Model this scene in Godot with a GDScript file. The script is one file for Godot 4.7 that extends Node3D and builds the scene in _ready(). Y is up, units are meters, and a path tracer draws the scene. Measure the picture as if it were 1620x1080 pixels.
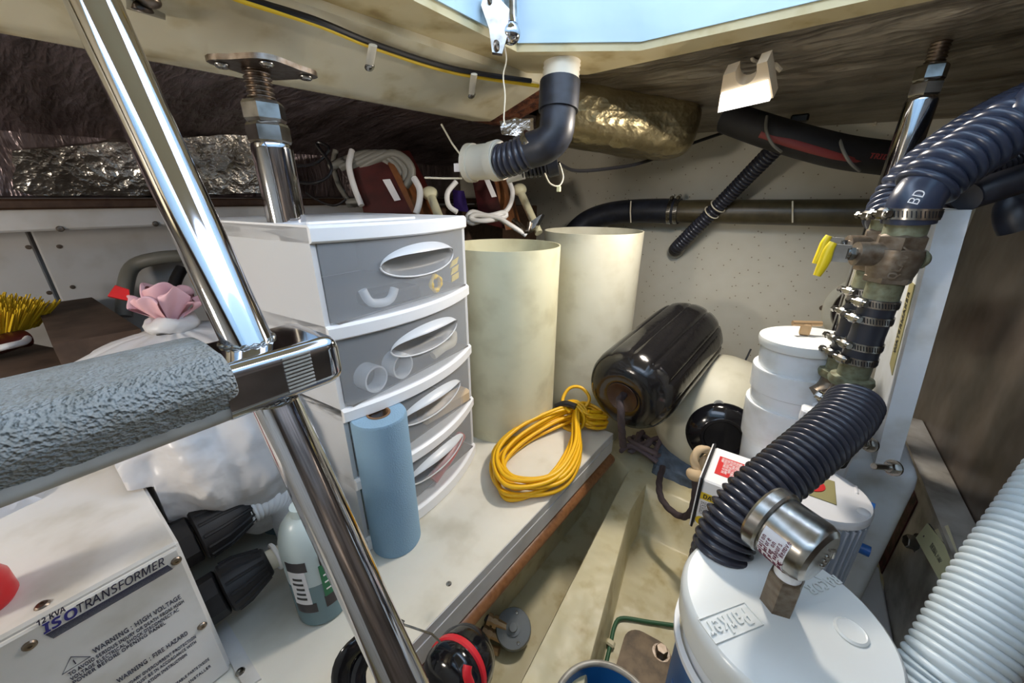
extends Node3D
# The engine room of a yacht, seen from its deck hatch. Metres, y up, y = 0 is the top of the white bench.

# ---------------------------------------------------------------- geometry helpers
class Geo:
	var tris := PackedVector3Array()
	var xf := Transform3D()

	func tri(a: Vector3, b: Vector3, c: Vector3) -> void:
		tris.push_back(xf * a); tris.push_back(xf * b); tris.push_back(xf * c)

	func quad(a: Vector3, b: Vector3, c: Vector3, d: Vector3) -> void:
		tri(a, b, c); tri(a, c, d)

	func out_tri(a: Vector3, b: Vector3, c: Vector3, inside: Vector3) -> void:
		if (c - a).cross(b - a).dot((a + b + c) / 3.0 - inside) >= 0: tri(a, b, c)
		else: tri(a, c, b)

	func out_quad(a: Vector3, b: Vector3, c: Vector3, d: Vector3, inside: Vector3) -> void:
		out_tri(a, b, c, inside); out_tri(a, c, d, inside)

	# rows of points joined into a skin; each row may be closed on itself
	func skin(rows: Array, closed := true) -> void:
		for i in rows.size() - 1:
			var p: PackedVector3Array = rows[i]
			var q: PackedVector3Array = rows[i + 1]
			var n := p.size()
			for j in (n if closed else n - 1):
				var k := (j + 1) % n
				quad(p[j], q[j], q[k], p[k])

	func fan(row: PackedVector3Array, flip: bool) -> void:
		var c := Vector3()
		for p in row: c += p
		c /= row.size()
		for j in row.size():
			var k := (j + 1) % row.size()
			if flip: tri(c, row[j], row[k])
			else: tri(c, row[k], row[j])

	# a box with bevelled edges, centred at c
	func box(c: Vector3, size: Vector3, b := 0.002) -> void:
		var h := size / 2.0
		b = min(b, min(h.x, min(h.y, h.z)) * 0.9)
		var P := func(s: Vector3, ax: int) -> Vector3:
			var v := Vector3(s.x * (h.x - b), s.y * (h.y - b), s.z * (h.z - b))
			v[ax] = s[ax] * h[ax]
			return c + v
		for ax in 3:
			var u := (ax + 1) % 3
			var w := (ax + 2) % 3
			for s in [-1.0, 1.0]:
				var k: Array = []
				for q in [[-1, -1], [1, -1], [1, 1], [-1, 1]]:
					var v := Vector3(); v[ax] = s; v[u] = q[0]; v[w] = q[1]
					k.append(P.call(v, ax))
				out_quad(k[0], k[1], k[2], k[3], c)
				for t in [-1.0, 1.0]:
					var v0 := Vector3(); v0[u] = s; v0[w] = t; v0[ax] = -1
					var v1 := v0; v1[ax] = 1
					out_quad(P.call(v0, u), P.call(v1, u), P.call(v1, w), P.call(v0, w), c)
		for x in [-1.0, 1.0]:
			for y in [-1.0, 1.0]:
				for z in [-1.0, 1.0]:
					var s := Vector3(x, y, z)
					out_tri(P.call(s, 0), P.call(s, 1), P.call(s, 2), c)

	# eight corners: four below, four above, in the same order
	func hexa(k: Array) -> void:
		var c := Vector3()
		for p in k: c += p
		c /= 8.0
		out_quad(k[0], k[1], k[2], k[3], c); out_quad(k[4], k[5], k[6], k[7], c)
		for i in 4:
			var j := (i + 1) % 4
			out_quad(k[i], k[j], k[4 + j], k[4 + i], c)

	# a profile of (radius, height) turned about the y axis of m
	func lathe(profile: Array, m: Transform3D, sides := 32, close_ends := true) -> void:
		var rows: Array = []
		for p in profile:
			var row := PackedVector3Array()
			for j in sides:
				var a := TAU * j / sides
				row.push_back(m * Vector3(cos(a) * p.x, p.y, sin(a) * p.x))
			rows.append(row)
		skin(rows)
		if close_ends:
			if profile[0].x > 1e-5: fan(rows[0], true)
			if profile[-1].x > 1e-5: fan(rows[-1], false)

	# an outline pulled along the z axis of m, both ends closed
	func prism(poly: PackedVector2Array, depth: float, m: Transform3D) -> void:
		var a := PackedVector3Array()
		var b := PackedVector3Array()
		for p in poly:
			a.push_back(m * Vector3(p.x, p.y, -depth / 2)); b.push_back(m * Vector3(p.x, p.y, depth / 2))
		var cw := Geometry2D.is_polygon_clockwise(poly)
		var rows := [a, b]
		if cw: rows = [b, a]
		skin(rows)
		var big := PackedVector2Array()
		for p in poly: big.push_back(p * 1000.0)
		var t := Geometry2D.triangulate_polygon(big)
		for i in range(0, t.size(), 3):
			var n := (poly[t[i + 1]] - poly[t[i]]).cross(poly[t[i + 2]] - poly[t[i]])
			var o := [t[i], t[i + 1], t[i + 2]] if n < 0 else [t[i], t[i + 2], t[i + 1]]
			tri(b[o[0]], b[o[1]], b[o[2]]); tri(a[o[0]], a[o[2]], a[o[1]])

	# a tube along pts whose radius is rf(angle, length run)
	func sweep(pts: Array, rf: Callable, sides := 14, closed := false, squash := 1.0, up0 := Vector3.ZERO) -> void:
		var n := pts.size()
		var rows: Array = []
		var t0: Vector3 = (pts[1] - pts[0]).normalized()
		var up := up0 if up0 != Vector3.ZERO else (Vector3.UP if abs(t0.y) < 0.9 else Vector3.RIGHT)
		var run := 0.0
		for i in n:
			var a: Vector3 = pts[(i - 1 + n) % n] if closed else pts[max(i - 1, 0)]
			var b: Vector3 = pts[(i + 1) % n] if closed else pts[min(i + 1, n - 1)]
			var t := (b - a).normalized()
			var side := t.cross(up).normalized()
			up = side.cross(t).normalized()
			if i: run += (pts[i] as Vector3).distance_to(pts[i - 1])
			var row := PackedVector3Array()
			for j in sides:
				var w := TAU * j / sides
				var r: float = rf.call(w, run)
				row.push_back(pts[i] + side * cos(w) * r + up * sin(w) * r * squash)
			rows.append(row)
		if closed: rows.append(rows[0])
		skin(rows)
		if not closed:
			fan(rows[0], true); fan(rows[-1], false)

	func tube(pts: Array, r: float, sides := 14, closed := false, squash := 1.0, up0 := Vector3.ZERO) -> void:
		sweep(pts, func(_w, _s): return r, sides, closed, squash, up0)

	func rod(a: Vector3, b: Vector3, r: float, sides := 16, r2 := -1.0) -> void:
		var m := Geo.along(a, b)
		var l := a.distance_to(b)
		lathe([Vector2(r, 0), Vector2(r2 if r2 >= 0 else r, l)], m, sides)

	func ball(c: Vector3, r: float, sides := 20, sq := Vector3.ONE) -> void:
		var pr: Array = []
		for i in 13:
			var a := -PI / 2 + PI * i / 12
			pr.append(Vector2(max(cos(a), 0.0) * r, sin(a) * r))
		lathe(pr, Transform3D(Basis.from_scale(sq), c), sides, false)

	# y axis from a to b
	static func along(a: Vector3, b: Vector3, side := Vector3.ZERO) -> Transform3D:
		var y := (b - a).normalized()
		var x := side if side != Vector3.ZERO else (Vector3.RIGHT if abs(y.x) < 0.9 else Vector3.FORWARD)
		var z := x.cross(y).normalized()
		x = y.cross(z).normalized()
		return Transform3D(Basis(x, y, z), a)

	func mesh(crease: float, origin: Vector3) -> ArrayMesh:
		var n := tris.size()
		var fn := PackedVector3Array(); fn.resize(n / 3)
		var ids := PackedInt32Array(); ids.resize(n)
		var at := {}
		var users: Array = []
		for i in n / 3:
			var a := tris[3 * i]
			fn[i] = (tris[3 * i + 2] - a).cross(tris[3 * i + 1] - a)
			for k in 3:
				var key := Vector3i((tris[3 * i + k] * 20000.0).round())
				var id: int = at.get(key, -1)
				if id < 0:
					id = users.size(); at[key] = id; users.append(PackedInt32Array())
				ids[3 * i + k] = id
				users[id].push_back(i)
		var lim := cos(deg_to_rad(crease))
		var nn := PackedVector3Array(); nn.resize(n)
		var unit := PackedVector3Array(); unit.resize(n / 3)
		for i in n / 3: unit[i] = fn[i].normalized()
		for i in n / 3:
			var u := unit[i]
			for k in 3:
				var s := Vector3()
				for f in users[ids[3 * i + k]]:
					if unit[f].dot(u) >= lim: s += fn[f]
				nn[3 * i + k] = s.normalized() if s.length_squared() > 0 else Vector3.UP
		var v := PackedVector3Array(); v.resize(n)
		for i in n: v[i] = tris[i] - origin
		var arr := []; arr.resize(Mesh.ARRAY_MAX)
		arr[Mesh.ARRAY_VERTEX] = v; arr[Mesh.ARRAY_NORMAL] = nn
		var am := ArrayMesh.new()
		am.add_surface_from_arrays(Mesh.PRIMITIVE_TRIANGLES, arr)
		return am

	func base() -> Vector3:
		var lo := tris[0]; var hi := tris[0]
		for p in tris: lo = lo.min(p); hi = hi.max(p)
		return Vector3((lo.x + hi.x) / 2, lo.y, (lo.z + hi.z) / 2)

func V(x: float, y: float, z: float) -> Vector3: return Vector3(x, y, z)
func R(a: float, b: float) -> Vector2: return Vector2(a, b)
func moved(p: Vector3) -> Transform3D: return Transform3D(Basis(), p)

# a smooth curve through pts, sampled every step metres
func curve(pts: Array, step := 0.01, closed := false) -> Array:
	var out: Array = []
	var n := pts.size()
	var last := n if closed else n - 1
	for i in last:
		var a: Vector3 = pts[(i - 1 + n) % n] if closed else pts[max(i - 1, 0)]
		var b: Vector3 = pts[i]
		var c: Vector3 = pts[(i + 1) % n]
		var d: Vector3 = pts[(i + 2) % n] if closed else pts[min(i + 2, n - 1)]
		var k: int = max(1, int(ceil(b.distance_to(c) / step)))
		for j in k: out.append(b.cubic_interpolate(c, a, d, float(j) / k))
	if not closed: out.append(pts[-1])
	# even spacing
	var even: Array = [out[0]]
	var gap := 0.0
	for i in range(1, out.size()):
		var p: Vector3 = out[i - 1]
		var q: Vector3 = out[i]
		var l := p.distance_to(q)
		if l < 1e-7: continue
		var s := step - gap
		while s <= l:
			even.append(p.lerp(q, s / l)); s += step
		gap = l - (s - step)
	if not closed and (even[-1] as Vector3).distance_to(out[-1]) > step * 0.3: even.append(out[-1])
	return even

# ---------------------------------------------------------------- scene helpers
var taken := {}

func numbered(called: String) -> String:
	var k: int = taken.get(called, 0)
	taken[called] = k + 1
	return called if k == 0 else "%s_%03d" % [called, k]

func tag(o: Node3D, label: String, category: String, group := "", kind := "") -> Node3D:
	if label: o.set_meta("label", label)
	if category: o.set_meta("category", category)
	if group: o.set_meta("group", group)
	if kind: o.set_meta("kind", kind)
	return o

func thing(called: String, label: String, category: String, at: Vector3, group := "") -> Node3D:
	var o := Node3D.new()
	o.name = numbered(called)
	add_child(o, true)
	o.position = at
	return tag(o, label, category, group)

func place(o: Node3D) -> Vector3:
	var p := Vector3()
	var n: Node = o
	while n is Node3D and n != self:
		p += (n as Node3D).position
		n = n.get_parent()
	return p

func obj(called: String, g: Geo, m: Material, parent: Node3D = null, crease := 42.0) -> MeshInstance3D:
	var o := MeshInstance3D.new()
	o.material_override = m
	o.cast_shadow = GeometryInstance3D.SHADOW_CASTING_SETTING_ON
	if parent == null:
		var b := g.base()
		o.mesh = g.mesh(crease, b)
		o.name = numbered(called)
		add_child(o, true)
		o.position = b
	else:
		o.mesh = g.mesh(crease, place(parent))
		o.name = called
		parent.add_child(o, true)
	return o

func one(called: String, g: Geo, m: Material, label: String, category: String, group := "", crease := 42.0) -> MeshInstance3D:
	var o := obj(called, g, m, null, crease)
	tag(o, label, category, group)
	return o

func struct(called: String, g: Geo, m: Material) -> MeshInstance3D:
	var o := obj(called, g, m)
	o.set_meta("kind", "structure")
	return o

# flat print: the letters stand a hair proud of what they are printed on
func print_on(parent: Node3D, text: String, at: Vector3, right: Vector3, up: Vector3, height: float, m: Material, stretch := 1.0, slant := 0.0, bold := false, align := HORIZONTAL_ALIGNMENT_LEFT) -> MeshInstance3D:
	var t := TextMesh.new()
	var f := SystemFont.new()
	f.font_names = PackedStringArray(["Droid Sans"])
	if bold: f.font_weight = 700
	t.font = f
	t.text = text
	t.font_size = 32
	t.pixel_size = height / 24.0
	t.depth = 0.0006
	t.horizontal_alignment = align
	t.vertical_alignment = VERTICAL_ALIGNMENT_CENTER
	t.curve_step = 2.0
	var o := MeshInstance3D.new()
	o.mesh = t
	o.material_override = m
	o.name = "lettering"
	parent.add_child(o, true)
	right = right.normalized()
	var n := right.cross(up).normalized()
	up = n.cross(right).normalized()
	o.transform = Transform3D(Basis(right * stretch, up + right * slant, n), at - place(parent))
	return o

# ---------------------------------------------------------------- materials
func noise(freq: float, kind := FastNoiseLite.TYPE_SIMPLEX_SMOOTH, octaves := 4, fractal := FastNoiseLite.FRACTAL_FBM, seed_ := 1) -> FastNoiseLite:
	var n := FastNoiseLite.new()
	n.noise_type = kind; n.frequency = freq; n.fractal_octaves = octaves; n.fractal_type = fractal; n.seed = seed_
	return n

func ramp_tex(n: FastNoiseLite, stops: Array, size := 512) -> NoiseTexture2D:
	var t := NoiseTexture2D.new()
	t.width = size; t.height = size; t.seamless = true; t.noise = n
	var gr := Gradient.new()
	var off := PackedFloat32Array(); var col := PackedColorArray()
	for s in stops: off.push_back(s[0]); col.push_back(s[1])
	gr.offsets = off; gr.colors = col
	t.color_ramp = gr
	return t

func normal_tex(n: FastNoiseLite, strength: float, size := 512) -> NoiseTexture2D:
	var t := NoiseTexture2D.new()
	t.width = size; t.height = size; t.seamless = true; t.noise = n
	t.as_normal_map = true; t.bump_strength = strength
	return t

func mat(c: Color, rough := 0.5, metal := 0.0, albedo: Texture2D = null, scale := 4.0, normal: Texture2D = null, ns := 1.0, in_world := false) -> StandardMaterial3D:
	var m := StandardMaterial3D.new()
	m.albedo_color = c; m.roughness = rough; m.metallic = metal
	m.cull_mode = BaseMaterial3D.CULL_DISABLED
	if albedo or normal:
		m.uv1_triplanar = true
		m.uv1_world_triplanar = in_world
		m.uv1_scale = Vector3.ONE * scale
		m.uv1_triplanar_sharpness = 4.0
	if albedo: m.albedo_texture = albedo
	if normal:
		m.normal_enabled = true; m.normal_texture = normal; m.normal_scale = ns
	return m

func grey(v: float) -> Color: return Color(v, v, v)
func rgb(r: int, g: int, b: int) -> Color: return Color(r / 255.0, g / 255.0, b / 255.0)

var M := {}

func make_materials() -> void:
	var blotch := ramp_tex(noise(0.012, 3, 5), [[0.0, rgb(222, 218, 208)], [0.45, rgb(248, 247, 244)], [1.0, rgb(255, 255, 255)]])
	var dirt := ramp_tex(noise(0.02, 3, 5, 1, 7), [[0.0, rgb(186, 170, 138)], [0.22, rgb(230, 222, 202)], [0.45, rgb(251, 249, 242)], [1.0, rgb(255, 255, 255)]])
	var speck := ramp_tex(noise(0.022, 2, 1, 0, 3), [[0.0, rgb(130, 114, 98)], [0.022, rgb(160, 146, 128)], [0.05, rgb(250, 249, 246)], [1.0, rgb(255, 255, 255)]])
	var haze := ramp_tex(noise(0.01, 3, 5, 1, 9), [[0.0, rgb(150, 145, 138)], [0.5, rgb(220, 217, 212)], [1.0, rgb(255, 255, 255)]])
	var rustm := ramp_tex(noise(0.02, 3, 5, 1, 4), [[0.0, rgb(92, 62, 40)], [0.45, rgb(176, 150, 122)], [0.6, rgb(240, 236, 230)], [1.0, rgb(255, 255, 255)]])
	var patina := ramp_tex(noise(0.02, 3, 5, 1, 14), [[0.0, rgb(178, 160, 140)], [0.5, rgb(226, 218, 206)], [1.0, rgb(255, 255, 255)]])
	var grain := ramp_tex(noise(0.03, 3, 5, 2, 5), [[0.0, rgb(176, 146, 116)], [0.5, rgb(222, 198, 170)], [1.0, rgb(255, 240, 222)]])
	var n_fine := normal_tex(noise(0.09, 3, 3, 1, 2), 3.0)
	var n_soft := normal_tex(noise(0.015, 3, 3, 1, 6), 6.0)
	var n_foil := normal_tex(noise(0.02, 3, 4, 2, 8), 10.0)
	var n_grip := normal_tex(noise(0.07, 2, 2, 1, 11), 12.0)
	M.paint = mat(rgb(232, 230, 222), 0.5, 0, blotch, 2.2, n_fine, 0.2)
	M.bench = mat(rgb(226, 222, 210), 0.42, 0, blotch, 1.6, n_soft, 0.15)
	M.bulkhead = mat(rgb(204, 199, 182), 0.55, 0, speck, 2.2, n_soft, 0.25)
	M.panel = mat(rgb(204, 204, 206), 0.5, 0, blotch, 1.4)
	M.hull = mat(rgb(206, 198, 166), 0.4, 0, dirt, 1.7, n_soft, 0.5)
	M.cream = mat(rgb(226, 222, 190), 0.45, 0, blotch, 1.8)
	M.cream2 = mat(rgb(214, 211, 192), 0.5, 0, blotch, 1.8)
	M.beam = mat(rgb(206, 198, 172), 0.5, 0, dirt, 1.4, n_soft, 0.5)
	M.rot = mat(rgb(116, 66, 40), 0.75, 0, rustm, 6, n_fine, 1.0)
	M.trim_cream = mat(rgb(206, 192, 152), 0.5, 0, dirt, 1.6)
	M.coaming = mat(rgb(186, 212, 226), 0.35, 0, null, 1, n_soft, 0.3)
	M.coaming.uv1_triplanar = true; M.coaming.uv1_scale = Vector3.ONE * 3
	M.foil = mat(rgb(226, 222, 216), 0.27, 0.92, haze, 2.2, n_foil, 0.55)
	M.foil_sheet = mat(rgb(180, 172, 160), 0.3, 0.62, haze, 1.0, n_foil, 0.5)
	M.foil_sheet.uv1_scale = Vector3(0.7, 0.7, 4.0)
	M.foil_dark = mat(rgb(158, 144, 148), 0.32, 0.6, haze, 1.0, n_foil, 0.7)
	M.foil_dark.uv1_scale = Vector3(0.8, 0.8, 4.0)
	M.foil_gold = mat(rgb(176, 164, 128), 0.34, 0.85, haze, 1.6, n_foil, 0.4)
	M.dark_wood = mat(rgb(74, 58, 48), 0.6, 0, grain, 3)
	M.teak = mat(rgb(146, 108, 76), 0.35, 0, grain, 4)
	M.chrome = mat(rgb(196, 197, 202), 0.07, 1.0)
	M.steel = mat(rgb(188, 188, 186), 0.25, 1.0, haze, 8)
	M.dull_steel = mat(rgb(158, 150, 144), 0.36, 1.0, patina, 9)
	M.alloy = mat(rgb(206, 204, 198), 0.42, 0.15, haze, 3)
	M.grip = mat(rgb(150, 152, 150), 0.85, 0, blotch, 9, n_grip, 1.1)
	M.white = mat(rgb(232, 234, 236), 0.3)
	M.white_gloss = mat(rgb(226, 231, 236), 0.22, 0, blotch, 2.2)
	M.filter_white = mat(rgb(222, 224, 220), 0.25, 0, null, 1)
	M.plastic_white = mat(rgb(236, 236, 236), 0.4)
	M.frost = mat(Color(0.80, 0.81, 0.82, 0.25), 0.38)
	M.frost.transparency = BaseMaterial3D.TRANSPARENCY_ALPHA
	M.frost_rim = mat(rgb(206, 207, 208), 0.35)
	M.inside = mat(rgb(116, 114, 112), 0.6)
	M.pump_grey = mat(rgb(124, 130, 134), 0.35)
	M.eye = mat(rgb(66, 44, 30), 0.5)
	M.paper_blue = mat(rgb(136, 168, 192), 0.95, 0, null, 9, n_fine, 0.9)
	M.paper_blue.uv1_triplanar = true
	M.card = mat(rgb(124, 92, 62), 0.85)
	M.carton = mat(rgb(98, 78, 64), 0.8, 0, haze, 3)
	M.cord_yellow = mat(rgb(232, 178, 20), 0.4)
	M.yellow = mat(rgb(226, 196, 24), 0.4)
	M.bristle = mat(rgb(228, 190, 40), 0.6)
	M.red = mat(rgb(196, 26, 34), 0.3)
	M.ear_red = mat(rgb(214, 34, 48), 0.35)
	M.sticker_red = mat(rgb(200, 36, 36), 0.45)
	M.maroon = mat(rgb(84, 30, 28), 0.4, 0, haze, 4)
	M.brown_leather = mat(rgb(134, 84, 46), 0.5, 0, haze, 5)
	M.black = mat(rgb(24, 24, 28), 0.35)
	M.black_soft = mat(rgb(34, 33, 36), 0.6, 0, haze, 6)
	M.black_gloss = mat(rgb(20, 20, 24), 0.12)
	M.fender = mat(rgb(26, 25, 26), 0.16, 0, null, 6, n_soft, 0.2)
	M.fender.uv1_triplanar = true
	M.rubber = mat(rgb(40, 44, 56), 0.45, 0, haze, 8)
	M.hose_blue = mat(rgb(42, 48, 64), 0.28)
	M.sleeve = mat(rgb(38, 40, 48), 0.35)
	M.hose_black = mat(rgb(52, 53, 62), 0.25)
	M.hose_white = mat(rgb(206, 214, 214), 0.4)
	M.stripe_red = mat(rgb(128, 48, 46), 0.5)
	M.olive_pipe = mat(rgb(92, 84, 62), 0.35, 0, haze, 4)
	M.bronze = mat(rgb(136, 126, 114), 0.42, 0.6, patina, 10)
	M.bronze_green = mat(rgb(132, 138, 116), 0.55, 0.3, patina, 10)
	M.brass = mat(rgb(182, 152, 116), 0.4, 0.6)
	M.pvc = mat(rgb(218, 210, 190), 0.4)
	M.grey_pipe = mat(rgb(120, 118, 110), 0.45)
	M.bag = mat(rgb(212, 210, 209), 0.32, 0, null, 5, n_soft, 0.9)
	M.bag.uv1_triplanar = true
	M.bag.backlight_enabled = true; M.bag.backlight = Color(0.5, 0.5, 0.5)
	M.bag_pink = mat(rgb(226, 178, 184), 0.5)
	M.box_white = mat(rgb(222, 220, 218), 0.42, 0, blotch, 2.0)
	M.ink = mat(rgb(40, 40, 66), 0.5)
	M.ink_blue = mat(rgb(44, 42, 128), 0.5)
	M.ink_black = mat(rgb(30, 30, 30), 0.5)
	M.ink_white = mat(rgb(240, 236, 234), 0.5)
	M.ink_maroon = mat(rgb(110, 40, 60), 0.5)
	M.label_white = mat(rgb(232, 230, 232), 0.5)
	M.label_yellow = mat(rgb(214, 184, 40), 0.45)
	M.label_olive = mat(rgb(150, 142, 96), 0.5)
	M.label_cream = mat(rgb(226, 222, 176), 0.5)
	M.label_green = mat(rgb(24, 112, 72), 0.4)
	M.label_black = mat(rgb(46, 40, 44), 0.5)
	M.label_blue = mat(rgb(38, 92, 150), 0.4)
	M.bottle = mat(rgb(190, 204, 204), 0.3)
	M.bottle_liquid = mat(rgb(104, 130, 136), 0.25)
	M.green_wire = mat(rgb(50, 96, 66), 0.5)
	M.rope_tan = mat(rgb(196, 172, 138), 0.85)
	M.rope_black = mat(rgb(58, 48, 50), 0.85)
	M.rope_grey = mat(rgb(112, 98, 104), 0.85)
	M.rag = mat(rgb(104, 120, 142), 0.9, 0, haze, 5, n_soft, 1.0)
	M.motor = mat(rgb(226, 226, 228), 0.35)
	M.motor_grey = mat(rgb(170, 178, 190), 0.35)
	M.blue = mat(rgb(36, 100, 178), 0.35)
	M.bucket = mat(rgb(28, 96, 160), 0.4)
	M.engine_panel = mat(rgb(132, 120, 111), 0.3, 0.5, haze, 1.4, n_soft, 0.22)
	M.mud = mat(rgb(112, 94, 70), 0.5, 0.2, haze, 8)
	M.violet = mat(rgb(56, 36, 110), 0.4)
	M.string = mat(rgb(224, 214, 190), 0.9)
	M.oxide = mat(rgb(96, 40, 44), 0.7, 0, rustm, 5)
	M.lamp_shell = mat(rgb(226, 206, 176), 0.45)
	M.glow = mat(rgb(255, 250, 240), 0.4)
	M.glow.emission_enabled = true
	M.glow.emission = rgb(255, 250, 240)
	M.glow.emission_energy_multiplier = 2.2
	M.cockpit = mat(rgb(230, 208, 158), 0.5)
	M.dark_hole = mat(rgb(38, 28, 26), 0.8)

func _ready() -> void:
	var cam := Camera3D.new()
	cam.name = "camera"
	cam.position = Vector3(0, 0.62, 0)
	cam.rotation_degrees = Vector3(-21, 36.7, 0)
	cam.fov = 84.74
	cam.near = 0.02
	add_child(cam)
	cam.current = true
	var env := Environment.new()
	env.background_mode = Environment.BG_SKY
	var sky := Sky.new()
	var ps := ProceduralSkyMaterial.new()
	ps.sky_top_color = rgb(186, 202, 226); ps.sky_horizon_color = rgb(246, 242, 234)
	ps.ground_bottom_color = rgb(150, 150, 150); ps.ground_horizon_color = rgb(215, 222, 228)
	ps.sky_energy_multiplier = 2.75
	ps.ground_energy_multiplier = 1.0
	ps.sun_angle_max = 0.0
	sky.sky_material = ps
	env.sky = sky
	env.tonemap_mode = Environment.TONE_MAPPER_LINEAR
	env.tonemap_exposure = 0.88
	env.sdfgi_enabled = true; env.ssao_enabled = true; env.ssil_enabled = true
	var we := WorldEnvironment.new()
	we.name = "environment"
	we.environment = env
	add_child(we)
	make_materials()
	setting()
	overhead()
	bench_and_stores()
	ladder_and_posts()
	left_corner()
	bilge()
	pumps()
	hoses()

# a work lamp: shell, diffuser and the light it gives
func lamp_light(at: Vector3, towards: Vector3, across: Vector3, size: Vector2, energy: float, called: String) -> void:
	var l := AreaLight3D.new()
	l.name = called
	l.area_size = size
	l.light_energy = energy
	l.light_color = rgb(255, 244, 230)
	l.area_range = 6.0
	l.shadow_enabled = true
	add_child(l, true)
	var z := -towards.normalized()
	var y := z.cross(across).normalized()
	l.transform = Transform3D(Basis(y.cross(z), y, z), at)

# ---------------------------------------------------------------- the room
func slab(called: String, lo: Vector3, hi: Vector3, m: Material) -> MeshInstance3D:
	var g := Geo.new()
	g.box((lo + hi) / 2, hi - lo, 0.003)
	return struct(called, g, m)

# a wrinkled sheet of foil between four corners (a b / d c), puckered by depth
func foil_sheet(a: Vector3, b: Vector3, c: Vector3, d: Vector3, nu: int, nv: int, depth: float, sag: float, seed_: int, stretch := 3.0) -> Geo:
	var g := Geo.new()
	var n := noise(2.2, 3, 3, 2, seed_)
	var k := noise(11.0, 3, 2, 2, seed_ + 5)
	var rows: Array = []
	for layer in 2:
		var block: Array = []
		for j in nv + 1:
			var row := PackedVector3Array()
			for i in nu + 1:
				var u := float(i) / nu; var v := float(j) / nv
				var p := a.lerp(b, u).lerp(d.lerp(c, u), v)
				var e: float = clamp(min(min(u, 1 - u), min(v, 1 - v)) * 12, 0, 1)
				p.y -= sag * sin(PI * u) * sin(PI * v)
				p.y += e * depth * (n.get_noise_3d(p.x * 1.0, p.y, p.z * stretch) + 0.35 * k.get_noise_3d(p.x, p.y, p.z * 2.0))
				p.y += layer * 0.02
				row.push_back(p)
			block.append(row)
		rows.append(block)
	g.skin(rows[0], false)
	g.skin(rows[1], false)
	return g

func screw(g: Geo, at: Vector3, n: Vector3, r: float) -> void:
	var m := Geo.along(at - n * 0.001, at + n)
	g.lathe([R(r, 0), R(r, 0.0012), R(r * 0.75, 0.0012 + r * 0.28), R(r * 0.3, 0.0012 + r * 0.32), R(r * 0.28, 0.0012 + r * 0.1), R(0.0, 0.0012 + r * 0.1)], m, 14)

func hexbolt(g: Geo, at: Vector3, n: Vector3, r: float, h: float) -> void:
	var m := Geo.along(at, at + n)
	g.lathe([R(r, 0), R(r, h * 0.85), R(r * 0.85, h), R(0, h)], m, 6)
	g.lathe([R(r * 1.45, -0.002), R(r * 1.45, 0.001), R(0, 0.001)], m, 18)

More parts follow.
